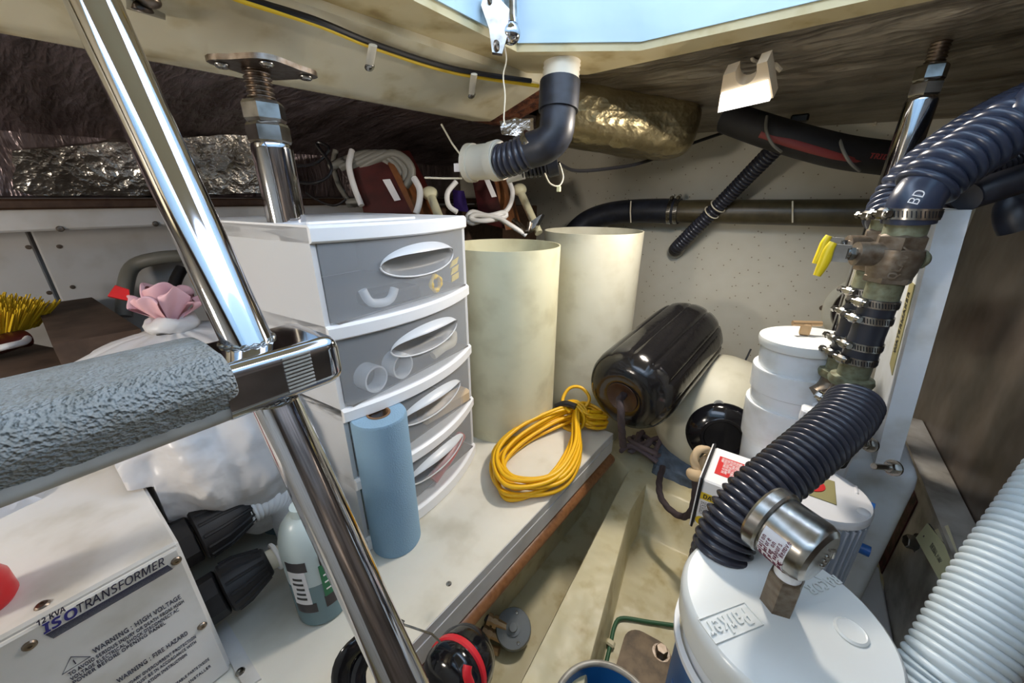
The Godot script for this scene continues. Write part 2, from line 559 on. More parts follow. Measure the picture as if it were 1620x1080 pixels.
func setting() -> void:
	# hull bottom, made of the trough and the sump on either side of the stringer
	slab("floor", V(-1.5, -0.5, -1.56), V(0.4, -0.42, 0.8), M.hull)
	var w := slab("wall_rear", V(-1.52, -0.45, -1.56), V(0.4, 1.0, -1.5), M.bulkhead)
	var g := Geo.new()
	var hc := Vector3(0.2146, 0.3006, -1.5)
	g.lathe([R(0.112, 0.0), R(0.112, 0.006), R(0.105, 0.011), R(0.090, 0.011), R(0.086, 0.006), R(0.086, 0.0)], Geo.along(hc - V(0, 0, 0.001), hc + V(0, 0, 1)), 40)
	obj("ring", g, M.cream2, w)
	g = Geo.new()
	g.lathe([R(0.087, 0.0), R(0.087, 0.002), R(0.0, 0.002)], Geo.along(hc, hc + V(0, 0, 1)), 32)
	obj("opening", g, M.dark_hole, w)
	for q in [Vector3(0.1289, 0.3578, -1.5), Vector3(0.1038, 0.2954, -1.5), Vector3(0.1409, 0.2186, -1.5)]:
		g = Geo.new(); screw(g, q, V(0, 0, 1), 0.008); obj("screw", g, M.dull_steel, w)
	slab("wall_right", V(0.34, -0.45, -1.56), V(0.4, 1.0, 0.8), M.engine_panel)
	slab("wall_front", V(-1.52, -0.45, 0.75), V(0.4, 1.0, 0.8), M.paint)
	w = slab("wall_left", V(-1.52, -0.45, -1.56), V(-1.46, 1.0, 0.8), M.panel)
	# hull lining: two white panels whose joint shows, with their screws
	for k in [[-0.05, 0.7, "a"], [-0.9, -0.056, "b"]]:
		g = Geo.new()
		g.box(V(-1.448, 0.30, (k[0] + k[1]) / 2), V(0.02, 0.52, k[1] - k[0]), 0.003)
		obj("panel", g, M.panel, w)
	for q in [Vector3(-1.437, 0.5124, -0.0424), Vector3(-1.437, 0.5093, -0.0895), Vector3(-1.437, 0.4041, -0.0428), Vector3(-1.437, 0.4108, -0.0833)]:
		g = Geo.new(); screw(g, q, V(1, 0, 0), 0.005); obj("screw", g, M.dull_steel, w)
	# shelf over the lining, its white face board and dark edge
	g = Geo.new()
	g.box(V(-1.36, 0.578, -0.4), V(0.2, 0.045, 2.0), 0.004)
	var t := struct("trim_1", g, M.panel)
	g = Geo.new()
	g.box(V(-1.34, 0.608, -0.4), V(0.21, 0.02, 2.0), 0.004)
	obj("edge", g, M.dark_wood, t)
	for q in [Vector3(-1.258, 0.5586, -0.0895), Vector3(-1.258, 0.5611, -0.244)]:
		g = Geo.new(); screw(g, q, V(1, 0, 0), 0.006); obj("screw", g, M.dull_steel, t)
	g = Geo.new()
	g.box(V(-1.452, 0.72, -0.4), V(0.014, 0.2, 2.2), 0.004)
	obj("foil_lining", g, M.foil_dark, w)
	# roof of the cockpit that the hatch opens into
	g = Geo.new()
	g.box(V(-0.05, 2.12, 0.0), V(1.45, 0.05, 1.7), 0.01)
	struct("ceiling", g, M.cockpit)
	# the deck: slabs round the hatch opening, foil under them
	var c := slab("ceiling", V(-1.52, 0.92, -1.56), V(-0.515, 1.02, 0.8), M.dark_wood)
	for b in [[V(-0.515, 0.92, -1.56), V(0.4, 1.02, -0.82)], [V(-0.515, 0.92, 0.485), V(0.4, 1.02, 0.8)], [V(0.34, 0.92, -0.82), V(0.4, 1.02, 0.485)]]:
		g = Geo.new(); g.box((b[0] + b[1]) / 2, b[1] - b[0], 0.003); obj("deck_section", g, M.dark_wood, c)
	g = foil_sheet(V(-0.62, 0.885, -0.79), V(0.34, 0.885, -0.79), V(0.34, 0.80, -1.5), V(-0.62, 0.83, -1.5), 90, 70, 0.011, 0.02, 3)
	obj("foil_panel", g, M.foil_sheet, c, 60)
	g = foil_sheet(V(0.34, 0.885, -0.79), V(0.31, 0.885, -0.79), V(0.31, 0.885, 0.75), V(0.34, 0.84, 0.75), 8, 60, 0.01, 0.0, 4)
	obj("foil_panel", g, M.foil_sheet, c, 60)
	g = foil_sheet(V(-1.46, 0.745, 0.75), V(-0.76, 0.825, 0.75), V(-0.62, 0.83, -1.5), V(-1.46, 0.76, -1.5), 60, 120, 0.016, -0.02, 5)
	obj("foil_panel", g, M.foil_dark, c, 60)
	# coaming of the hatch: painted faces with one bevelled corner
	g = Geo.new()
	var o := [R(-0.478, 0.45), R(-0.478, -0.66), R(-0.30, -0.785), R(0.305, -0.785), R(0.305, 0.45)]
	var top := 1.25
	for i in o.size():
		var a: Vector2 = o[i]; var b: Vector2 = o[(i + 1) % o.size()]
		var n := (b - a).orthogonal().normalized() * 0.03
		if n.dot(R(-0.1, -0.15) - a) > 0: n = -n
		g.hexa([V(a.x, 0.878, a.y), V(b.x, 0.878, b.y), V(b.x + n.x, 0.878, b.y + n.y), V(a.x + n.x, 0.878, a.y + n.y), V(a.x, top, a.y), V(b.x, top, b.y), V(b.x + n.x, top, b.y + n.y), V(a.x + n.x, top, a.y + n.y)])
	struct("trim_2", g, M.coaming)
	# the cream board under the coaming
	g = Geo.new()
	var inn := [R(-0.482, 0.45), R(-0.482, -0.662), R(-0.302, -0.789), R(0.305, -0.789)]
	var ext := [R(-0.585, 0.45), R(-0.585, -0.70), R(-0.43, -0.84), R(0.305, -0.812)]
	for i in 3:
		g.hexa([V(inn[i].x, 0.866, inn[i].y), V(inn[i + 1].x, 0.866, inn[i + 1].y), V(ext[i + 1].x, 0.86, ext[i + 1].y), V(ext[i].x, 0.86, ext[i].y), V(inn[i].x, 0.885, inn[i].y), V(inn[i + 1].x, 0.885, inn[i + 1].y), V(ext[i + 1].x, 0.885, ext[i + 1].y), V(ext[i].x, 0.885, ext[i].y)])
	struct("trim_3", g, M.trim_cream)
	# deck beam beside the hatch, its far end rotten
	g = beam_piece(0.75, -0.815)
	t = struct("trim_4", g, M.beam)
	g = beam_piece(-0.815, -0.905, 0.004)
	obj("rotten_end", g, M.rot, t)
	for q in [Vector3(-0.6642, 0.829, -0.2268)]:
		g = Geo.new(); screw(g, q + V(0.004, -0.002, 0), V(0.5, -0.8, 0).normalized(), 0.009); obj("screw", g, M.steel, t)

func beam_piece(z0: float, z1: float, worn := 0.0) -> Geo:
	var g := Geo.new()
	var rows: Array = []
	var steps := 24
	for i in steps + 1:
		var z: float = lerp(z0, z1, float(i) / steps)
		var s := 0.105 * (-0.18 - z)
		var e := worn * sin(z * 140.0) - worn * 2.0 * float(i) / steps
		rows.append(PackedVector3Array([V(-0.80 + s, 0.895, z), V(-0.80 + s, 0.802, z), V(-0.742 + s, 0.796 - e, z), V(-0.728 + s, 0.800 - e, z), V(-0.60 + s + e, 0.842, z), V(-0.585 + s + e, 0.85, z), V(-0.585 + s, 0.895, z)]))
	g.skin(rows)
	g.fan(rows[0], true); g.fan(rows[-1], false)
	return g

# ---------------------------------------------------------------- under the deck
func overhead() -> void:
	# work lamp hanging from the foil
	var a := Vector3(-0.2001, 0.79, -1.001); var b := Vector3(-0.0962, 0.79, -0.9403); var c := Vector3(-0.0745, 0.828, -0.9047); var d := Vector3(-0.1785, 0.828, -0.8903)
	var root := thing("work_lamp", "glowing flat work lamp hung by wires under the foil ceiling", "lamp", (a + b) / 2)
	var nrm := (b - a).cross(d - a).normalized()
	if nrm.dot(V(0, 0.62, 0) - a) < 0: nrm = -nrm
	var xa := (b - a).normalized()
	var ya := nrm.cross(xa).normalized()
	if ya.dot(d - a) < 0: ya = -ya
	var m := Transform3D(Basis(xa, ya, xa.cross(ya)), a)
	var w := a.distance_to(b)
	var h := (d - a).dot(ya)
	var skew := (d - a).dot(xa)
	var up := -nrm
	var wt := (c - a).dot(xa) - skew
	# s runs along the lamp, t from its far edge to its near edge
	var Q := func(s: float, t: float) -> Vector2: return R(skew * t + s * lerp(w, wt, t), h * t)
	var poly := PackedVector2Array([Q.call(0, 0), Q.call(1, 0), Q.call(1, 1), Q.call(0.78, 1)])
	for i in 11:
		var t := PI * i / 10
		poly.push_back(Q.call(0.54 + cos(t) * 0.24, 0.94 - sin(t) * 0.36))
	poly.push_back(Q.call(0.30, 1)); poly.push_back(Q.call(0.0, 1))
	var g := Geo.new()
	g.prism(poly, 0.018, m.translated(up * 0.0125))
	obj("housing", g, M.lamp_shell, root)
	g = Geo.new()
	g.prism(PackedVector2Array([Q.call(0.03, 0.03), Q.call(0.97, 0.03), Q.call(0.97, 0.55), Q.call(0.03, 0.55)]), 0.006, m)
	obj("diffuser", g, M.glow, root)
	lamp_light((a + b) / 2 + ya * h * 0.3 - up * 0.008, -up, xa, R(w * 0.95, h * 0.5), 0.66, "work_lamp_light")
	# its two wires
	g = Geo.new()
	g.tube(curve([Vector3(-0.1533, 0.924, -0.9932), Vector3(-0.141, 0.9008, -0.9779), Vector3(-0.1218, 0.8716, -0.9782), Vector3(-0.0964, 0.8448, -0.9843)], 0.004), 0.0042, 8)
	g.tube(curve([Vector3(-0.1593, 0.9206, -0.9871), Vector3(-0.1456, 0.8924, -0.9571), Vector3(-0.1291, 0.8721, -0.9663), Vector3(-0.1057, 0.8515, -0.9806)], 0.004), 0.003, 8)
	one("lamp_wire", g, M.pvc, "pale twin wire hanging down to the work lamp", "wire")
	g = Geo.new()
	g.tube(curve([Vector3(-0.1405, 0.8764, -0.9933), Vector3(-0.1615, 0.8707, -0.9615), Vector3(-0.1754, 0.8843, -0.9577), Vector3(-0.1616, 0.894, -0.9593), Vector3(-0.1436, 0.8828, -0.9673), Vector3(-0.1432, 0.8615, -0.944), Vector3(-0.1298, 0.8605, -0.9669)], 0.003), 0.0032, 8)
	one("wire_loop", g, M.pvc, "small loop of pale wire tied with tape above the work lamp", "wire")
	g = Geo.new()
	g.rod(Vector3(-0.1065, 0.8787, -1.0198), Vector3(-0.0865, 0.8649, -1.028), 0.008)
	one("wire_splice", g, M.black, "black insulated splice beside the work lamp wire", "connector")
	# a second lamp of the same kind behind the camera
	root = thing("work_lamp", "flat work lamp on the white front wall behind the ladder", "lamp", V(-0.70, 0.60, 0.72))
	g = Geo.new(); g.box(V(-0.70, 0.60, 0.735), V(0.16, 0.10, 0.03), 0.006); obj("housing", g, M.lamp_shell, root)
	g = Geo.new(); g.box(V(-0.70, 0.60, 0.718), V(0.15, 0.09, 0.006), 0.002); obj("diffuser", g, M.glow, root)
	lamp_light(V(-0.70, 0.60, 0.710), V(0.0, 0.0, -1), V(1, 0, 0), R(0.15, 0.09), 0.55, "rear_lamp_light")
	# wires along the deck beam
	g = Geo.new()
	g.tube(curve([Vector3(-0.5568, 0.832, -0.2182), Vector3(-0.5732, 0.832, -0.2412), Vector3(-0.5673, 0.832, -0.3323), Vector3(-0.5781, 0.832, -0.4357), Vector3(-0.5667, 0.832, -0.5873), Vector3(-0.4922, 0.832, -0.7507)], 0.01), 0.0035, 8)
	one("yellow_wire", g, M.bristle, "yellow wire clipped along the cream deck beam", "wire")
	g = Geo.new()
	g.tube(curve([Vector3(-0.5592, 0.835, -0.2254), Vector3(-0.5726, 0.835, -0.2512), Vector3(-0.5641, 0.835, -0.3313), Vector3(-0.5729, 0.835, -0.4325), Vector3(-0.5592, 0.835, -0.58), Vector3(-0.4917, 0.835, -0.7223)], 0.01), 0.0042, 8)
	one("black_wire", g, M.black, "black wire clipped along the deck beam above the yellow one", "wire")
	for q in [[Vector3(-0.5604, 0.828, -0.4078), Vector3(-0.6015, 0.815, -0.4289), "clip with a screw on the deck beam, nearer the ladder"], [Vector3(-0.535, 0.828, -0.5964), Vector3(-0.5923, 0.815, -0.6546), "clip with a screw on the deck beam, nearer its rotten end"]]:
		root = thing("cable_clip", "pale cable " + q[2], "clip", q[1], "cable clips on the deck beam")
		g = Geo.new()
		g.tube([q[0] + V(0.006, -0.002, 0), q[0].lerp(q[1], 0.5) + V(0.004, -0.003, 0), q[1] + V(0.003, -0.003, 0)], 0.006, 10, false, 0.35)
		obj("strap", g, M.pvc, root)
		g = Geo.new(); screw(g, q[1] + V(0.004, -0.004, 0), V(0.5, -0.8, 0).normalized(), 0.008); obj("screw", g, M.steel, root)
	# hatch latch and gas strut
	root = thing("hatch_hinge", "polished steel hinge plate screwed to the blue hatch coaming", "hinge", Vector3(-0.4745, 0.8562, -0.601))
	g = Geo.new()
	m = Transform3D(Basis(V(0.8, 0, -0.6), V(0, 1, 0), V(0.6, 0, 0.8)), Vector3(-0.4591, 0.8775, -0.5693))
	g.prism(PackedVector2Array([R(-0.014, 0.034), R(-0.002, 0.037), R(0.024, 0.015), R(0.02, -0.02), R(0.012, -0.042), R(-0.004, -0.04), R(-0.008, -0.01), R(-0.02, 0.02)]), 0.012, m)
	obj("plate", g, M.steel, root)
	g = Geo.new(); screw(g, m * V(-0.006, 0.026, 0.007), V(1, 0, 0), 0.006); obj("screw", g, M.dull_steel, root)
	g = Geo.new(); screw(g, m * V(0.004, -0.032, 0.007), V(1, 0, 0), 0.008); obj("screw", g, M.dull_steel, root)
	root = thing("gas_strut", "steel gas strut with a ball end beside the hatch hinge", "strut", Vector3(-0.4406, 0.8592, -0.5877))
	g = Geo.new(); g.rod(Vector3(-0.4458, 0.8819, -0.5947), Vector3(-0.4748, 1.0011, -0.6302), 0.0105, 20); obj("rod", g, M.steel, root)
	g = Geo.new(); g.ball(Vector3(-0.4421, 0.8658, -0.5897), 0.0155); g.rod(Vector3(-0.4445, 0.8762, -0.5929), Vector3(-0.4464, 0.8847, -0.5955), 0.012, 20); obj("ball_end", g, M.chrome, root)
	g = Geo.new()
	g.tube(curve([Vector3(-0.4682, 0.8582, -0.6067), Vector3(-0.4679, 0.8398, -0.6115), Vector3(-0.4737, 0.8176, -0.6099), Vector3(-0.4712, 0.7894, -0.6116), Vector3(-0.4704, 0.7497, -0.6065), Vector3(-0.4658, 0.7412, -0.606)], 0.006), 0.0012, 6)
	one("string", g, M.string, "thin white string dangling from the hatch hinge", "string")
	# hinge plate over the ladder head
	root = thing("ladder_bracket", "chromed bracket with a big screw on the deck beam by the ladder head", "bracket", Vector3(-0.6421, 0.8139, -0.1753))
	g = Geo.new(); g.hexa([Vector3(-0.6298, 0.8085, -0.1552), Vector3(-0.6529, 0.8148, -0.1944), Vector3(-0.6949, 0.8556, -0.2094), Vector3(-0.6702, 0.847, -0.1702), Vector3(-0.6306, 0.8122, -0.1564), Vector3(-0.6539, 0.819, -0.1957), Vector3(-0.6959, 0.8599, -0.2107), Vector3(-0.6711, 0.851, -0.1715)]); obj("plate", g, M.chrome, root)
	g = Geo.new(); g.ball(Vector3(-0.6427, 0.8265, -0.1809), 0.011, 18, V(1, 0.6, 1)); obj("screw", g, M.dull_steel, root)
	# drain elbow from the deck
	root = thing("drain_elbow", "black rubber drain elbow on a white threaded deck spigot", "pipe", Vector3(-0.422, 0.748, -0.7086))
	g = Geo.new()
	var s0 := Vector3(-0.4404, 0.8707, -0.7536); var s1 := Vector3(-0.4426, 0.8283, -0.7517)
	var prof: Array = []
	var L := s0.distance_to(s1)
	for i in 13:
		prof.append(R(0.034 + (0.002 if i % 2 else 0.0), L * i / 12.0))
	g.lathe(prof, Geo.along(s0, s1), 30)
	obj("threaded_spigot", g, M.pvc, root, 60)
	g = Geo.new(); g.rod(Vector3(-0.4434, 0.8318, -0.7528), Vector3(-0.4401, 0.7807, -0.7442), 0.0395, 30); obj("collar", g, M.rubber, root)
	g = Geo.new()
	g.tube(curve([Vector3(-0.4417, 0.7877, -0.7463), Vector3(-0.4386, 0.7624, -0.7406), Vector3(-0.4407, 0.7376, -0.7364), Vector3(-0.4587, 0.7198, -0.7279), Vector3(-0.494, 0.7125, -0.7248)], 0.008), 0.035, 26)
	obj("bend", g, M.rubber, root)
	g = Geo.new()
	corr(g, [Vector3(-0.4856, 0.7169, -0.7265), Vector3(-0.5251, 0.7004, -0.7158), Vector3(-0.5792, 0.6917, -0.7114)], 0.0325, 0.003, 0.012, 24)
	obj("flexible_hose", g, M.hose_black, root, 60)
	g = Geo.new(); g.rod(Vector3(-0.4789, 0.7236, -0.728), Vector3(-0.489, 0.7148, -0.7269), 0.0365, 26); obj("hose_clamp", g, M.steel, root)
	g = Geo.new()
	g.rod(Vector3(-0.568, 0.6964, -0.7154), Vector3(-0.6421, 0.6943, -0.7059), 0.037, 30); g.rod(Vector3(-0.564, 0.6975, -0.7149), Vector3(-0.5856, 0.6947, -0.7148), 0.041, 30); g.rod(Vector3(-0.6345, 0.6939, -0.706), Vector3(-0.6483, 0.6944, -0.704), 0.041, 30)
	obj("coupling", g, M.pvc, root)
	root = thing("small_hose", "short dark corrugated hose behind the white pipe coupling", "hose", Vector3(-0.5439, 0.692, -0.8314))
	g = Geo.new(); corr(g, [Vector3(-0.5816, 0.6864, -0.8006), Vector3(-0.5375, 0.6898, -0.8218), Vector3(-0.511, 0.6932, -0.8298)], 0.022, 0.003, 0.01, 18); obj("hose", g, M.hose_black, root, 60)
	g = Geo.new(); g.rod(Vector3(-0.5157, 0.6908, -0.8319), Vector3(-0.4949, 0.696, -0.8431), 0.027, 22); obj("cuff", g, M.rubber, root)
	g = Geo.new(); g.rod(Vector3(-0.6049, 0.6782, -0.786), Vector3(-0.5697, 0.6878, -0.8101), 0.026, 22); obj("sleeve", g, M.plastic_white, root)
	g = Geo.new(); g.tube(curve([Vector3(-0.5079, 0.6732, -0.8092), Vector3(-0.4934, 0.6512, -0.8095), Vector3(-0.4756, 0.6457, -0.8201), Vector3(-0.4718, 0.6649, -0.8321), Vector3(-0.4858, 0.6951, -0.8362)], 0.004), 0.0018, 7)
	root = thing("cable_tie", "loose white cable tie hanging from the dark hose cuff", "cable tie", Vector3(-0.4756, 0.6457, -0.8201))
	obj("loop", g, M.string, root)
	g = Geo.new(); g.box(Vector3(-0.4741, 0.6389, -0.818), V(0.009, 0.012, 0.006), 0.001); obj("head", g, M.label_cream, root)
	for q in [[Vector3(-0.709, 0.7765, -0.6821), Vector3(-0.6944, 0.7363, -0.7004), Vector3(-0.6704, 0.7088, -0.7051), "slanting white cable tie end under the dark ceiling"], [Vector3(-0.7379, 0.6641, -0.6467), Vector3(-0.6962, 0.6622, -0.6635), Vector3(-0.6597, 0.6622, -0.6908), "straight white cable tie end left of the pipe coupling"]]:
		g = Geo.new(); g.tube([q[0], q[1], q[2]], 0.0022, 7); one("cable_tie", g, M.string, q[3], "cable tie", "cable tie ends")
	root = thing("wire_tag", "small white wire tag left of the pipe coupling", "tag", Vector3(-0.6664, 0.6834, -0.6826))
	g = Geo.new(); g.box(Vector3(-0.6667, 0.6848, -0.683), V(0.018, 0.018, 0.004), 0.001); obj("tag", g, M.label_white, root)
	# thin cable sagging to the right
	g = Geo.new(); g.tube(curve([Vector3(-0.5317, 0.702, -0.9121), Vector3(-0.5202, 0.6874, -0.9805), Vector3(-0.4762, 0.6958, -1.0841), Vector3(-0.4064, 0.7167, -1.1862), Vector3(-0.307, 0.7722, -1.3136), Vector3(-0.2297, 0.8103, -1.4162)], 0.012), 0.0045, 8)
	one("thin_cable", g, M.black, "thin black cable sagging across the rear bulkhead below the foil duct", "cable")
	# foil wrapped duct
	g = foil_roll(Vector3(-0.6383, 0.8483, -0.9695), Vector3(-0.3181, 0.7884, -1.2597), 0.098, 9)
	one("foil_duct", g, M.foil_gold, "gold tinted foil wrapped duct behind the black drain elbow", "duct", "", 60)
	g = lumpy_block([Vector3(-1.4512, 0.6264, -0.0703), Vector3(-1.3508, 0.6377, -0.538), Vector3(-1.3895, 0.6514, -0.5692), Vector3(-1.6259, 0.6335, -0.1038), Vector3(-1.415, 0.7141, -0.0859), Vector3(-1.3327, 0.7948, -0.5599), Vector3(-1.4025, 0.8096, -0.6084), Vector3(-1.6033, 0.7515, -0.1371)], 0.018, 21)
	one("foil_bundle", g, M.foil, "crumpled foil wrapped insulation bundle on the left shelf", "insulation", "", 60)
	g = lumpy_block([Vector3(-0.5575, 0.7471, -0.7141), Vector3(-0.513, 0.7421, -0.7448), Vector3(-0.5465, 0.7648, -0.8109), Vector3(-0.5954, 0.7648, -0.7745), Vector3(-0.5666, 0.7723, -0.7194), Vector3(-0.5179, 0.7774, -0.7581), Vector3(-0.5521, 0.7892, -0.8184), Vector3(-0.5997, 0.7838, -0.7803)], 0.006, 31)
	one("foil_scrap", g, M.foil, "loose scrap of foil under the rotten beam end", "foil", "", 60)

# a soft foil wrapped roll from a to b, flattened and closed at its ends
func foil_roll(a: Vector3, b: Vector3, r: float, seed_: int) -> Geo:
	var g := Geo.new()
	var n := noise(7.0, 3, 4, 2, seed_)
	var rows: Array = []
	var t := (b - a).normalized()
	var side := t.cross(Vector3.UP).normalized()
	var up := side.cross(t)
	for i in 41:
		var u := i / 40.0
		var e: float = pow(1.0 - pow(abs(2.0 * u - 1.0), 9.0), 0.5)
		var row := PackedVector3Array()
		for j in 72:
			var w := TAU * j / 72
			var c := cos(w); var s := sin(w)
			var k: float = pow(pow(abs(c), 3.2) + pow(abs(s), 3.2), -1.0 / 3.2)
			var p: Vector3 = a.lerp(b, u) + (side * c * 1.15 + up * s * 0.78) * r * k * max(e, 0.02)
			p += (side * c + up * s) * 0.005 * n.get_noise_3d(p.x * 0.5, p.y, p.z * 2.0) * e
			row.push_back(p)
		rows.append(row)
	g.skin(rows)
	return g

# a block of eight corners with a puckered skin
func lumpy_block(k: Array, depth: float, seed_: int) -> Geo:
	var g := Geo.new()
	var n := noise(9.0, 3, 4, 2, seed_)
	var c := Vector3()
	for p in k: c += p
	c /= 8.0
	var faces := [[0, 1, 2, 3], [4, 5, 6, 7], [0, 1, 5, 4], [1, 2, 6, 5], [2, 3, 7, 6], [3, 0, 4, 7]]
	for f in faces:
		var rows: Array = []
		for j in 25:
			var row := PackedVector3Array()
			for i in 25:
				var u := i / 24.0; var v := j / 24.0
				var p: Vector3 = (k[f[0]] as Vector3).lerp(k[f[1]], u).lerp((k[f[3]] as Vector3).lerp(k[f[2]], u), v)
				var out := (p - c).normalized()
				row.push_back(p + out * depth * n.get_noise_3d(p.x * 2.2, p.y, p.z * 2.2))
			rows.append(row)
		g.skin(rows, false)
	return g

# corrugated hose
func corr(g: Geo, pts: Array, r: float, amp: float, pitch: float, sides := 20) -> void:
	g.sweep(curve(pts, pitch / 8.0), func(_w, s): return r + amp * (2.0 * pow(abs(sin(PI * s / pitch)), 0.7) - 1.0), sides)

# laid rope
func rope(g: Geo, pts: Array, r: float) -> void:
	g.sweep(curve(pts, r * 0.5), func(w, s): return r * (0.80 + 0.20 * abs(cos(1.5 * (w - s / (r * 1.5))))), 24)

# ---------------------------------------------------------------- the bench and what stands on it
func bench_and_stores() -> void:
	var root := thing("bench", "white painted bench top with a grey edge under the drawer tower", "bench", V(-0.9, -0.06, -0.3))
	var g := Geo.new()
	var e0 := V(-0.372, 0, 0.7); var e1 := V(-0.306, 0, -0.885)
	g.hexa([V(-1.45, -0.02, 0.7), V(-0.372, -0.02, 0.7), V(-0.306, -0.02, -0.885), V(-1.45, -0.02, -0.95), V(-1.45, 0, 0.7), e0, e1, V(-1.45, 0, -0.95)])
	obj("top", g, M.bench, root)
	g = Geo.new()
	var ox := V(0.003, 0, 0)
	g.hexa([V(-0.39, -0.062, 0.7), V(-0.369, -0.062, 0.7), V(-0.303, -0.062, -0.887), V(-0.324, -0.062, -0.887), V(-0.39, -0.0215, 0.7), V(-0.369, -0.0215, 0.7), V(-0.303, -0.0215, -0.887), V(-0.324, -0.0215, -0.887)])
	g.hexa([V(-0.39, -0.02, 0.7), V(-0.3705, -0.02, 0.7), V(-0.3045, -0.02, -0.887), V(-0.324, -0.02, -0.887), V(-0.39, -0.001, 0.7), V(-0.3705, -0.001, 0.7), V(-0.3045, -0.001, -0.887), V(-0.324, -0.001, -0.887)])
	obj("edge_band", g, M.panel, root)
	g = Geo.new(); screw(g, Vector3(-0.3574, 0, -0.2974), V(0, 1, 0), 0.005); obj("screw", g, M.steel, root)
	# the wall of the trough below the bench
	g = Geo.new()
	g.hexa([V(-0.47, -0.44, 0.7), V(-0.43, -0.44, 0.7), V(-0.37, -0.44, -0.93), V(-0.41, -0.44, -0.93), V(-0.47, -0.061, 0.7), V(-0.43, -0.061, 0.7), V(-0.37, -0.061, -0.93), V(-0.41, -0.061, -0.93)])
	obj("support_board", g, M.hull, root)
	# varnished rail
	g = Geo.new()
	g.tube([V(-0.378, -0.085, 0.6), V(-0.312, -0.085, -0.885)], 0.022, 18, false, 0.8)
	one("wooden_rail", g, M.teak, "varnished wooden rail running under the bench edge", "rail")

	drawer_tower()

	# roll of blue paper
	root = thing("paper_roll", "roll of blue shop paper standing on the bench before the drawers", "paper roll", V(-0.505, 0, -0.302))
	g = Geo.new()
	var rc := V(-0.505, 0, -0.302)
	g.lathe([R(0.0185, 0.282), R(0.0185, 0.001), R(0.044, 0.0), R(0.0455, 0.003), R(0.0455, 0.277), R(0.0435, 0.2815), R(0.0195, 0.282)], moved(rc), 48, false)
	obj("paper", g, M.paper_blue, root)
	g = Geo.new()
	g.sweep([rc + V(0, 0.002, 0), rc + V(0, 0.2835, 0)], func(w, _s): return 0.0185 + 0.0025 * cos(3.0 * w + 1.0) * (1.0 if w > 1.0 else 0.4), 40)
	var core := Geo.new()
	core.lathe([R(0.0195, 0.002), R(0.0195, 0.2835), R(0.0165, 0.2835), R(0.0165, 0.02), R(0.0, 0.02)], moved(rc), 36, false)
	obj("cardboard_core", core, M.card, root)

	# two big plastic tubes
	tube_bin(Vector3(-0.5197, 0, -0.6686), 0.142, 0.508, 0.5, M.cream, "cream plastic tube standing upright beside the drawer tower")
	tube_bin(V(-0.507, 0, -1.092), 0.146, 0.528, 0.1, M.cream2, "white plastic tube standing behind the cream one, by the black fender", -0.158)

	yellow_cord()

	# bottle with a green label in front of the ladder
	root = thing("spray_bottle", "clear bottle half full of teal liquid with black, white and green labels", "bottle", V(-0.498, 0, -0.155))
	var bc := V(-0.498, 0, -0.155)
	g = Geo.new()
	g.lathe([R(0.0, 0.0), R(0.036, 0.0), R(0.040, 0.004), R(0.040, 0.085)], moved(bc), 36)
	obj("liquid", g, M.bottle_liquid, root)
	g = Geo.new()
	g.lathe([R(0.040, 0.085), R(0.0405, 0.135), R(0.039, 0.155), R(0.033, 0.175), R(0.024, 0.187), R(0.016, 0.192), R(0.015, 0.205), R(0.0, 0.205)], moved(bc), 36, false)
	obj("body", g, M.bottle, root)
	# labels wrap the bottle: angles measured from +x towards +z
	label_band(root, bc, 0.0408, 0.118, 0.136, 0.62, 1.38, M.label_black)
	label_band(root, bc, 0.0408, 0.052, 0.118, 0.72, 1.38, M.label_white)
	label_band(root, bc, 0.0408, 0.034, 0.052, 0.60, 1.38, M.label_black)
	label_band(root, bc, 0.0408, 0.120, 0.138, -0.75, 0.20, M.label_black)
	label_band(root, bc, 0.0408, 0.058, 0.120, -0.75, 0.27, M.label_green)
	label_band(root, bc, 0.0408, 0.036, 0.058, -0.75, 0.30, M.label_black)
	for k in 5:
		label_band(root, bc, 0.0412, 0.062 + k * 0.010, 0.066 + k * 0.010, 0.85, 1.25 - 0.05 * (k % 3), M.ink_black)
	for k in 3:
		label_band(root, bc, 0.0412, 0.070 + k * 0.014, 0.0725 + k * 0.014, -0.4, 0.18, M.ink_white)
	# bottle with green label behind the post
	root = thing("cleaner_bottle", "dark bottle with a green label between the post and the blue roll", "bottle", V(-0.585, 0, -0.30))
	bc = V(-0.588, 0, -0.295)
	g = Geo.new()
	g.lathe([R(0.0, 0.0), R(0.030, 0.0), R(0.033, 0.004), R(0.033, 0.15), R(0.028, 0.17), R(0.014, 0.185), R(0.013, 0.20), R(0.0, 0.20)], moved(bc), 32, false)
	obj("body", g, M.label_black, root)
	label_band(root, bc, 0.0336, 0.012, 0.125, -1.6, 1.2, M.label_green)
	for k in 3: label_band(root, bc, 0.0339, 0.03 + 0.03 * k, 0.042 + 0.03 * k, -0.5, 0.35, M.label_yellow)
	# dark bottle behind the ladder
	root = thing("dark_bottle", "bottle with a dark cap and grey body behind the ladder rail", "bottle", V(-0.70, 0, -0.20))
	bc = V(-0.73, 0, -0.20)
	g = Geo.new(); g.lathe([R(0.0, 0.0), R(0.045, 0.0), R(0.048, 0.004), R(0.048, 0.10)], moved(bc), 32); obj("body", g, M.bottle_liquid, root)
	g = Geo.new(); g.lathe([R(0.049, 0.10), R(0.049, 0.16), R(0.0, 0.165)], moved(bc), 32, false); obj("cap", g, M.label_black, root)

	# things stowed over the drawers and tubes
	wound_case(0, "maroon canvas case with a white cord looped over it, above the drawer tower")
	wound_case(1, "maroon canvas case behind the white pipe coupling, over the cream tube")
	cable_nest()

